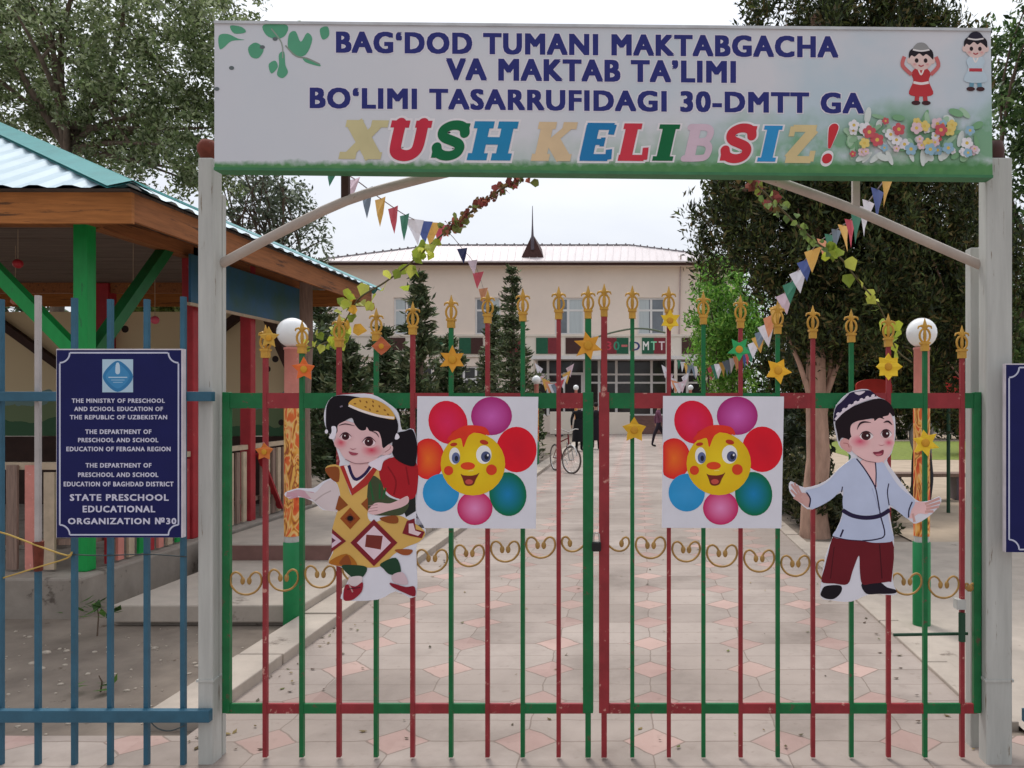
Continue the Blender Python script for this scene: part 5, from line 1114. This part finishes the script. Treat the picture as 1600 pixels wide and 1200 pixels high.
# paler small tree between pavilion and banner
broad_tree('thin grey-green tree with sparse small leaves, between the pavilion roof and the banner', P(440, 640, 19) - Vector((0, 0, P(440, 640, 19).z)), P(430, 440, 19),
           [E(400, 320, 19, 60, 62, .9), E(445, 350, 19, 44, 66, .9), E(370, 280, 19, 50, 40, .8), E(420, 420, 19, 66, 40, .9), E(488, 385, 19, 36, 60, .6), E(380, 215, 19, 60, 40, .8), E(470, 320, 19, 34, 44, .6), E(420, 290, 19, 60, 36, .8)], 330, .24, 15, .13, [(128, 138, 118), (104, 116, 94), (146, 154, 138), (84, 94, 76)], r=.1, limbs=16, group=None)
thuja_c = [(52, 64, 34), (66, 80, 38), (42, 52, 32), (82, 92, 46), (90, 80, 46)]
def thuja(label, base, big, nclump, per, size, r=.17, cols=thuja_c):
    t = thing('thuja_tree', base, label, 'tree'); mb = MB(); x, y, _ = base
    tp = max(b_[2] for b_ in big)
    mb.tube([(x, y, -.1), (x - .02, y, .35), (x + .04, y, 1.0), (x + .02, y + .05, 1.8), (x, y + .1, tp)], [r * 1.25, r, r * .92, r * .8, .04], 10)
    for i in range(3): limb(mb, (x + .03, y, 1.1 + .2 * i), (x + (-1) ** i * (.25 + .2 * i), y + .1, 2.6 + .2 * i), .05, .02, .05)
    for i in range(14):
        b_ = big[i % len(big)]; limb(mb, (x, y + .05, random.uniform(2.0, tp)), (b_[0] + random.uniform(-.6, .6) * b_[3], b_[1] + random.uniform(-.6, .6) * b_[4], b_[2] + random.uniform(-.5, .5) * b_[5]), .04, .01, .05)
    mb.build('trunk', bark_pale, t)
    cl = subclumps(big, nclump, .22, 1.3)
    leaf_mesh('crown', *crown_clumps(cl, per, size, cols, spread=.75, asp=.3, updir=.5, shell=.6, jit=.3), NEEDLE, t, base); return t
thuja('tall dense dark green thuja with pale trunk behind the right gate leaf', (2.28, 10.4, 0),
      [E(1190, 350, 10.4, 120, 105, 1.2), E(1330, 330, 10.6, 150, 170, 1.5), E(1240, 450, 10.3, 80, 75, 1.0), E(1340, 490, 10.6, 120, 90, 1.2), E(1440, 400, 10.8, 110, 190, 1.2), E(1280, 160, 10.6, 150, 130, 1.4), E(1400, 130, 10.7, 140, 130, 1.3), E(1300, 30, 10.6, 150, 110, 1.2), E(1130, 310, 10.4, 62, 50, .7), E(1490, 500, 11, 60, 100, .8), E(1275, 530, 10.9, 60, 60, .8), E(1500, 590, 11.2, 50, 60, .7)], 1400, 115, .095)
thuja('dark conifer mass behind the boy cutout, right of the thuja trunk', (3.75, 13.9, 0),
      [E(1440, 520, 13.6, 90, 110, 1.2), E(1400, 600, 13.4, 90, 70, 1.0), E(1510, 440, 13.8, 80, 190, 1.2), E(1320, 600, 13.8, 90, 80, 1.0), E(1500, 620, 13.6, 60, 60, .8), E(1245, 575, 14.2, 60, 70, .8), E(1300, 520, 14, 60, 60, .8), E(1480, 560, 13.4, 70, 70, .9)], 760, 84, .12, .12)
# tree at the far upper right, behind the post
broad_tree('mid-green leafy tree at the upper right corner, above the right gate post', (7.4, 14.5, 0), (7.4, 14.5, 4.2), [E(1590, 90, 14.5, 70, 110, 1.3), E(1600, 220, 14.5, 66, 90, 1.3), E(1660, 150, 14.5, 90, 160, 1.4), E(1590, 330, 14.6, 50, 80, 1.2), E(1610, 470, 14.6, 70, 120, 1.2)], 260, .28, 44, .14, [(70, 96, 52), (92, 118, 66), (52, 76, 42), (110, 130, 84)], r=.14)
# light green shrub beside the thuja
bush('tall light green shrub at the left edge of the dark thuja', [E(1130, 470, 15.5, 48, 74, .9), E(1112, 530, 15.5, 42, 54, .8), E(1170, 520, 15.5, 58, 70, .9), E(1150, 590, 15.5, 64, 54, .9), E(1120, 425, 15.5, 28, 36, .5)], 300, .2, 54, .11, [(108, 160, 60), (134, 184, 76), (84, 132, 50), (156, 196, 96)], NEEDLE, 'shrub', 'shrub', None, .3, .5)
bush('dark hedge strip at the foot of the thuja, right of the path', [(2.5, 12.2, .42, .5, 2.4, .5), (2.9, 10.8, .22, .7, .8, .28), (3.3, 11.6, .3, .5, .6, .34)], 260, .16, 46, .09, [(58, 66, 38), (74, 78, 48), (44, 52, 32), (92, 88, 58)], LEAF, 'hedge', 'hedge')
bush('low dark bush row right of the far path', [(3.2, 19, .9, .8, 5, .9), (3.3, 28, 1.1, .9, 6, 1.1)], 300, .3, 40, .2, [(44, 58, 34), (58, 70, 38), (34, 46, 28)], NEEDLE, 'hedge', 'hedge')
spr = [(84, 100, 66), (102, 114, 78), (66, 80, 54), (122, 126, 92)]
for px, Y, ht, rp, lab in ((655, 17.0, 412, 50, 'tallest spiky conifer left of the path, behind the left flower poster'), (800, 23.0, 408, 44, 'slim conifer standing just left of the distant lamp'), (545, 15.5, 520, 62, 'dark young conifer behind the girl cutout'), (705, 20.0, 520, 50, 'short conifer between the two taller conifers'), (770, 25.5, 470, 40, 'narrow young conifer hugging the slim one by the distant lamp'), (600, 18.5, 500, 60, 'dark conifer left of the tallest spiky one'), (500, 21.0, 400, 50, 'far conifer rising above the pavilion corner')):
    p_ = P(px, ht, Y); conifer(lab, p_.x, Y, p_.z, rp * Y / F * 1.25, spr, 5200, .2, 'conifers along the left of the path')
bush('dense dark bushes filling the bed left of the path', [(-4.2, 14.5, .7, 1.0, 1.6, .75), (-4.6, 18, .8, 1.0, 2.5, .9), (-4.0, 24, .9, 1.0, 4, .9)], 340, .28, 46, .16, [(60, 76, 48), (78, 92, 56), (48, 62, 40), (98, 106, 68)], NEEDLE, 'shrub', 'shrub')
bush('low green plant tuft beside the path, left of the bicycle', [(-2.95, 19.5, .3, .3, .6, .32), (-3.0, 17.8, .25, .3, .5, .26)], 40, .12, 50, .1, [(86, 108, 60), (70, 92, 50), (104, 124, 74)])
bush('dense dark hedge beyond the lawn at the right', [(12, 36, 1.6, 7, 1.2, 1.7), (19, 37, 2.0, 5, 1.4, 2.1)], 420, .4, 44, .3, [(46, 60, 38), (60, 76, 44), (36, 48, 30)], LEAF, 'hedge', 'hedge')
# shrubs seen through and behind the pavilion
bush('yellow-green bush seen through the pavilion, right of its green brace', [E(262, 470, 13.2, 60, 46, .8), E(230, 520, 13.2, 50, 60, .7), E(350, 540, 13.6, 60, 90, .7)], 150, .24, 48, .13, [(110, 122, 58), (88, 102, 48), (132, 140, 76)])
bush('dark leafy bush seen between the red pavilion posts', [E(430, 600, 14.5, 40, 90, .8), E(340, 640, 15, 60, 90, 1.0), E(480, 560, 16, 40, 60, .7)], 170, .24, 46, .14, [(60, 74, 46), (48, 60, 38), (84, 94, 60)])
# far trees that close the view
for i, (x, y, hh) in enumerate(((-30, 52, 9), (-24, 62, 11), (-38, 60, 10), (-20, 36, 6.5), (-27, 40, 8), (14, 50, 9), (20, 44, 10), (27, 52, 11), (16, 36, 7.5), (24, 34, 8), (12, 26, 5.5), (34, 46, 10), (-34, 44, 9), (18, 26, 6.5))):
    lab = ['far rounded tree closing the yard on the left, beyond the pavilion', 'far rounded tree closing the yard on the right, beyond the thuja'][x > 0]
    broad_tree(lab, (x, y, 0), (x, y, hh * .45), [(x, y, hh * .62, hh * .38, hh * .34, hh * .36), (x + hh * .2, y, hh * .4, hh * .3, hh * .3, hh * .3), (x - hh * .2, y, hh * .42, hh * .3, hh * .3, hh * .3)], 130, .75, 30, .42, [(58, 76, 44), (74, 92, 54), (44, 60, 36), (92, 106, 66)], r=.22, limbs=8, group='far trees on the left' if x < 0 else 'far trees on the right')
# little sprigs in the bare earth inside the fence
def sprig(px, py, Y, h, n, label):
    b_ = P(px, py, Y); b_.z = -.02; t = thing('seedling', b_, label, 'plant'); mb = MB().tube([b_, b_ + Vector((.01, 0, h * .6)), b_ + Vector((-.01, 0, h))], [.006, .005, .003], 6); mb.build('stem', bark, t)
    k = n; Cn = np.array(b_) + np.array([0, 0, h * .8]) + RNG.normal(0, 1, (k, 3)) * np.array([.075, .05, .035]); D = unit(RNG.normal(size=(k, 3)) * np.array([1, .7, .35])); Wd = unit(np.cross(D, np.tile([0, .3, 1.0], (k, 1)))); ln = RNG.uniform(.06, .12, k)
    leaf_mesh('leaves', Cn, D, Wd, ln, ln * .5, palette(k, [(78, 112, 52), (96, 130, 62), (62, 92, 44)]), LEAF, t, b_)
sprig(152, 985, 6.0, .26, 26, 'young green plant in the bare earth behind the blue fence')
sprig(157, 1078, 4.85, .10, 6, 'tiny dark sprig in the bare earth near the lower blue rail')

# ------------------------------------------------------------------ leaf garlands from the arch to the lamps
def garland(label, knots, segs):
    pts = smooth_pts([P(*k) for k in knots], 8, False); t = thing('leaf_garland', pts[0], label, 'garland', 'leaf garlands under the arch')
    MB().tube(pts, .006, 6).build('stem', mat('vine_stem', L(92, 84, 56), .8), t)
    Cs = []; Ds = []; ln = []; cc = []; A_ = np.array(pts)
    for f0, f1, n, s0, s1, cols, sp in segs:
        k = (f0 + (f1 - f0) * RNG.random(n)) * (len(A_) - 1.001); i = k.astype(int); f = (k - i)[:, None]; p_ = A_[i] * (1 - f) + A_[i + 1] * f
        Cs.append(p_ + RNG.normal(0, sp, (n, 3))); d_ = RNG.normal(0, .6, (n, 3)); d_[:, 2] -= .5; Ds.append(unit(d_)); ln.append(RNG.uniform(s0, s1, n)); cc.append(palette(n, cols, .18))
    Cn = np.concatenate(Cs); D = np.concatenate(Ds); n = len(Cn); ln = np.concatenate(ln)
    fw = np.tile([0, 1.0, 0.0], (n, 1)) + RNG.normal(0, .45, (n, 3)); Wd = unit(np.cross(D, fw))
    # each leaf a pointed heart: two quads meeting at the midrib
    V = []; Fc = []; cl = []; nr = np.cross(D, Wd)
    for j in range(n):
        c_, d_, w_, q_ = Cn[j], D[j], Wd[j], nr[j]; s_ = ln[j]; b_ = len(V)
        V += [c_ - d_ * s_ * .42, c_ - d_ * s_ * .38 + w_ * s_ * .3 + q_ * s_ * .08, c_ + w_ * s_ * .44 + q_ * s_ * .12, c_ + d_ * s_ * .5 - q_ * s_ * .06, c_ - w_ * s_ * .44 + q_ * s_ * .12, c_ - d_ * s_ * .38 - w_ * s_ * .3 + q_ * s_ * .08, c_ + d_ * s_ * .04]
        Fc += [(b_, b_ + 1, b_ + 2, b_ + 6), (b_ + 6, b_ + 2, b_ + 3), (b_ + 6, b_ + 3, b_ + 4), (b_, b_ + 6, b_ + 4, b_ + 5)]; cl += [(*cc_, 1) for cc_ in [np.concatenate(cc)[j]] * 4]
    mb = MB(); mb.hc = True
    mb.v = [tuple(v_) for v_ in V]; mb.f = [list(f_) for f_ in Fc]; mb.m = [0] * len(Fc); mb.sm = [False] * len(Fc); mb.c = [tuple(c_) for c_ in cl]
    mb.build('leaves', LEAF, t); return t
yg = [(176, 186, 66), (150, 168, 60), (196, 200, 92), (126, 144, 54)]; rd = [(136, 70, 66), (112, 62, 52), (156, 92, 76), (110, 92, 56)]
garland('leaf garland on the left, red-brown leaves turning yellow green, down to the left lamp', [(842, 264, 4.0), (780, 298, 4.3), (712, 350, 4.7), (680, 376, 4.9), (640, 412, 5.1), (600, 442, 5.4), (562, 466, 5.6), (540, 500, 5.8), (520, 530, 6.0), (472, 548, 6.1)],
        [(0, .28, 170, .022, .046, rd, .014), (.02, .28, 20, .04, .06, [(100, 120, 60), (120, 130, 70)], .02), (.3, .44, 10, .06, .09, yg, .035), (.44, .62, 9, .065, .1, yg, .04), (.62, .84, 26, .06, .105, yg + [(196, 150, 60)], .05), (.84, .93, 20, .06, .095, yg, .045), (.9, 1, 5, .05, .08, yg, .03)])
garland('leaf garland on the right, sparse yellow-green leaves, down to the right lamp', [(1150, 268, 4.0), (1180, 288, 4.2), (1212, 318, 4.5), (1246, 352, 4.8), (1280, 382, 5.0), (1312, 402, 5.2), (1342, 440, 5.4), (1368, 470, 5.6), (1384, 500, 5.7), (1400, 545, 5.9), (1424, 566, 6.1)],
        [(0, .22, 34, .04, .06, rd + [(120, 130, 60)], .02), (.16, .42, 34, .035, .06, [(104, 128, 70), (128, 148, 78), (90, 110, 60)], .025), (.3, .44, 4, .07, .1, yg, .03), (.44, .75, 9, .07, .105, yg, .035), (.74, 1, 10, .07, .11, yg, .035)])

# ------------------------------------------------------------------ bicycle
def bicycle(x, y, ang, label):
    t = thing('bicycle', (x, y, 0), label, 'bicycle'); ca, sa = math.cos(ang), math.sin(ang)
    def q(u, v, z): return Vector((x + u * ca - v * sa, y + u * sa + v * ca, z))     # u along the bike (front = +), v sideways
    steel = MATS['steel']; blk = black; rr = .325
    def wheel(u0, name, turn=0):
        c2, s2 = math.cos(turn), math.sin(turn); f = lambda a, r: q(u0 + r * math.cos(a) * c2, r * math.cos(a) * s2, rr + r * math.sin(a))
        wh = MB().tube([f(2 * math.pi * i / 28, rr - .03) for i in range(29)], .012, 6, cap=False).build('wheel', mat('rim', L(206, 200, 198), .35, metal=.5), t)
        MB().tube([f(2 * math.pi * i / 28, rr - .006) for i in range(29)], .019, 7, cap=False).build('tyre', mat('tyre', L(92, 84, 80), .9), wh)
        mb = MB()
        for i in range(14): mb.tube([f(i * 2 * math.pi / 14, .02), f(i * 2 * math.pi / 14 + .15, rr - .03)], .0025, 4, cap=False)
        mb.build('spokes', steel, wh)
        MB().tube([q(u0, -.05, rr), q(u0, .05, rr)], .02, 8).build('hub', steel, wh)
    wheel(.53, 'front', R(20)); wheel(-.5, 'rear')
    mb = MB()
    for a, b2, r_ in (((-.05, 0, .29), (-.2, 0, .82), .016), ((-.05, 0, .29), (.36, 0, .74), .018), ((-.18, 0, .72), (.34, 0, .84), .016), ((.37, 0, .70), (.33, 0, .92), .02), ((-.05, .03, .29), (-.5, .05, .325), .01), ((-.05, -.03, .29), (-.5, -.05, .325), .01), ((-.18, .02, .74), (-.5, .05, .325), .009), ((-.18, -.02, .74), (-.5, -.05, .325), .009)): mb.tube([q(*a), q(*b2)], r_, 7)
    mb.build('frame', mat('bike_frame', L(120, 40, 46), .35), t)
    MB().tube([q(.36, .05, .74), q(.53, .055, .325)], .012, 6).tube([q(.36, -.05, .74), q(.53, -.055, .325)], .012, 6).build('fork', steel, t)
    MB().tube([q(.24, .30, 1.04), q(.32, .18, 1.05), q(.34, 0, .98), q(.32, -.18, 1.05), q(.24, -.30, 1.04)], .012, 7).tube([q(.33, 0, .90), q(.34, 0, .98)], .013, 7).build('handlebar', steel, t)
    sm = MB().ball(q(-.24, 0, .88), .11, 12, 0, 1, 1, .4); sm.ball(q(-.13, 0, .885), .06, 10, 0, 1, 1, .45); sm.build('saddle', blk, t)
    MB().tube([q(-.05, -.1, .29), q(-.05, .1, .29)], .02, 7).tube([q(-.05, .1, .29), q(.06, .1, .17)], .01, 5).tube([q(-.05, -.1, .29), q(-.16, -.1, .41)], .01, 5).build('pedals', steel, t)
    MB().tube([q(.53 + (rr + .025) * math.cos(R(a)), 0, rr + (rr + .025) * math.sin(R(a))) for a in range(20, 150, 13)], .018, 6).build('mudguard', mat('guard', L(200, 196, 194), .4), t)
p_ = P(893, 740, 19.0); bicycle(p_.x - .25, 19.47, R(-62), 'bicycle parked at the left of the path, front wheel turned to the gate')

# ------------------------------------------------------------------ people
def person(x, y, ang, ht, shirt, legs, label, coat=False, stride=.08, hairc=(36, 28, 28), swing=.1):
    k = ht / 1.7; t = thing('person', (x, y, 0), label, 'person', None)
    J = {'pel': (0, 0, .92), 'wai': (0, .0, 1.06), 'che': (0, .01, 1.28), 'nek': (0, .0, 1.43), 'hd0': (0, -.01, 1.52), 'hd1': (0, -.02, 1.62), 'hd2': (0, -.01, 1.69)}
    rad = {'pel': (.155, .11), 'wai': (.135, .095), 'che': (.165, .115), 'nek': (.055, .055), 'hd0': (.068, .078), 'hd1': (.078, .095), 'hd2': (.05, .06)}
    ed = [('pel', 'wai'), ('wai', 'che'), ('che', 'nek'), ('nek', 'hd0'), ('hd0', 'hd1'), ('hd1', 'hd2')]
    for s_, n in ((1, 'r'), (-1, 'l')):
        st = stride * s_
        J.update({'sh' + n: (.19 * s_, .01, 1.37), 'el' + n: (.25 * s_, .02 + swing * s_, 1.10), 'wr' + n: (.25 * s_, -.05 + swing * 1.4 * s_, .87), 'ha' + n: (.25 * s_, -.07 + swing * 1.5 * s_, .79),
                  'hp' + n: (.09 * s_, 0, .86), 'kn' + n: (.10 * s_, -.02 - st, .49), 'an' + n: (.10 * s_, .03 - st * 1.2, .08), 'to' + n: (.11 * s_, -.13 - st * 1.2, .035)})
        rad.update({'sh' + n: (.065, .07), 'el' + n: (.045, .047), 'wr' + n: (.032, .032), 'ha' + n: (.034, .022), 'hp' + n: (.095, .1), 'kn' + n: (.065, .068), 'an' + n: (.042, .045), 'to' + n: (.04, .03)})
        ed += [('che', 'sh' + n), ('sh' + n, 'el' + n), ('el' + n, 'wr' + n), ('wr' + n, 'ha' + n), ('pel', 'hp' + n), ('hp' + n, 'kn' + n), ('kn' + n, 'an' + n), ('an' + n, 'to' + n)]
    names = list(J); me = bpy.data.meshes.new('body'); me.from_pydata([tuple(v_ * k for v_ in J[n]) for n in names], [(names.index(a), names.index(b2)) for a, b2 in ed], [])
    o = bpy.data.objects.new('body', me); C.objects.link(o); sk = o.modifiers.new('skin', 'SKIN'); o.modifiers.new('sub', 'SUBSURF').levels = 2
    for n, sv in zip(names, me.skin_vertices[0].data): sv.radius = tuple(v_ * k for v_ in rad[n]); sv.use_root = n == 'pel'
    bpy.context.view_layer.update(); m2 = bpy.data.meshes.new_from_object(o.evaluated_get(bpy.context.evaluated_depsgraph_get())); bpy.data.objects.remove(o)
    for mm in (mat('cloth_%d_%d_%d' % shirt, L(*shirt), .85, var=.15), mat('cloth_%d_%d_%d' % legs, L(*legs), .85, var=.15), mat('skin', L(190, 146, 124), .6, var=.05), black): m2.materials.append(mm)
    for p in m2.polygons:
        c_ = p.center / k; p.use_smooth = True
        p.material_index = 2 if c_.z > 1.45 or (abs(c_.x) > .2 and c_.z < .90) else (3 if c_.z < .09 else (1 if c_.z < .95 and abs(c_.x) < .21 else 0))
    ob = bpy.data.objects.new('body', m2); C.objects.link(ob); ob.parent = t; WL[ob.name] = Vector((x, y, 0)); t.rotation_euler.z = ang
    hb = MB().ball((0, .012 * k, 1.645 * k), .098 * k, 14, 0, .92, 1.08, .9); mv = []
    h = hb.build('hair', mat('hair_%d' % hairc[0], L(*hairc), .8)); h.parent = t; h.location = (0, .012, .0)
    fc = MB()
    for s_ in (-1, 1): fc.ball((.03 * s_ * k, -.098 * k, 1.60 * k), .011 * k, 8)
    fc.ball((0, -.10 * k, 1.535 * k), .02 * k, 8, 1, 1, .4, .3); fc.ball((0, -.112 * k, 1.57 * k), .014 * k, 8, 2, .8, 1, 1.2)
    for s_ in (-1, 1): fc.ball((.076 * s_ * k, -.005 * k, 1.58 * k), .022 * k, 8, 2, .5, .8, 1.3)
    f_ = fc.build('face', [black, mat('lips', L(160, 84, 80), .6), MATS['skin']]); f_.parent = t
    if coat:
        cb = MB().lathe((0, 0, 0), [(.26 * k, .32), (.235 * k, .6), (.195 * k, .9), (.165 * k, 1.08)], 18); cb.ball((0, 0, 1.08 * k), .162 * k, 14, 0, 1, .8, .5)
        c2 = cb.build('long_skirt', mat('cloth_%d_%d_%d' % legs, L(*legs)))
        c2.parent = t
    return t
pp = P(905, 704, 27.5); person(pp.x, 27.5, R(170), 1.66, (30, 28, 34), (26, 24, 30), 'person in black with a long skirt, standing behind the bicycle', True, .04)
pp = P(931, 702, 28.4); person(pp.x, 28.4, R(190), 1.64, (40, 34, 40), (34, 28, 36), 'person in dark clothes glimpsed between the two gate stiles', True, .04)
pp = P(1029, 697, 30.0); person(pp.x, 30.0, R(95), 1.62, (116, 70, 92), (44, 36, 48), 'person in a plum top and dark trousers near the entrance steps', False, .2)
pp = P(1440, 793, 13.0); person(pp.x, 13.0, R(20), 1.66, (150, 150, 148), (52, 54, 62), 'person in a grey shirt and dark trousers behind the right lamp post', False, .06)

# ------------------------------------------------------------------ right yard: play panels, bench, bin posts
redp = mat('play_red', L(196, 52, 44), .5, var=.15)
def play_panel(px0, px1, py0, py1, Y, label, legs=(.12, .88)):
    a = P(px0, py1, Y); b2 = P(px1, py0, Y); t = thing('play_panel', ((a.x + b2.x) / 2, Y, 0), label, 'play equipment', 'red play panels'); r_ = (b2.x - a.x) / 2; cx = (a.x + b2.x) / 2
    pts = [Vector((a.x, Y, a.z)), Vector((b2.x, Y, a.z)), Vector((b2.x, Y, b2.z - r_ * .35))] + [Vector((cx + r_ * math.cos(R(d_)), Y, b2.z - r_ * .35 + r_ * .35 * math.sin(R(d_)))) for d_ in range(15, 180, 15)] + [Vector((a.x, Y, b2.z - r_ * .35))]
    MB().plate(pts, (0, .05, 0)).build('panel', redp, t, bevel=.008)
    for f in legs:
        x = a.x + (b2.x - a.x) * f; MB().tube([(x, Y + .08, -.05), (x, Y + .08, a.z + .15)], .03, 8).build('leg', MATS['bolt_green'], t)
play_panel(1338, 1394, 592, 640, 12.2, 'red rounded play panel behind the head of the boy cutout')
play_panel(1478, 1506, 588, 634, 12.4, 'narrow red play panel behind the last red bar of the gate', (.25,))
t = thing('park_bench', (5.1, 14.2, 0), 'plain backless grey bench beside the person in the grey shirt', 'bench')
MB().box(4.4, 5.75, 14.0, 14.4, .40, .46).build('seat', wood_grey, t)
for x in (4.55, 5.6): MB().box(x - .04, x + .04, 14.04, 14.36, -.02, .40).build('leg', MATS['lead'], t)
# litter of small leaves on the paving and stones in the bare earth
n = 260; Cn = np.stack([RNG.uniform(-2.3, 1.8, n), 4.0 + 14 * RNG.random(n) ** 1.8, RNG.uniform(.006, .012, n)], 1); edge = RNG.random(n) < .6; Cn[edge, 0] = np.where(RNG.random(edge.sum()) < .6, PATH_L + .02 + np.abs(RNG.normal(0, .16, edge.sum())), PATH_R - .02 - np.abs(RNG.normal(0, .16, edge.sum())))
D = RNG.normal(0, 1, (n, 3)); D[:, 2] *= .12; D = unit(D); Wd = unit(np.cross(D, np.tile([.05, .05, 1.0], (n, 1)))); ln = RNG.uniform(.018, .05, n)
tag(leaf_mesh('fallen_leaves', Cn, D, Wd, ln, ln * .55, palette(n, [(122, 104, 66), (148, 128, 78), (92, 84, 60), (110, 116, 64), (84, 66, 50)], .2), LEAF, None, (0, 0, 0)), kind='stuff')
mb = MB()
for i in range(260):
    x = random.uniform(-5.2, -2.7); y = random.uniform(4.25, 6.25)
    if random.random() < .3: x = random.uniform(-9, -5.2)
    r_ = random.choice((.005, .006, .008, .010, .014, .022)) * random.uniform(.7, 1.2); mb.ball((x, y, -.028), r_, 6, 0, random.uniform(.8, 1.5), random.uniform(.8, 1.4), .6)
tag(mb.build('gravel', mat('stone_bits', L(172, 160, 146), .95, var=.35, scale=30)), kind='stuff')
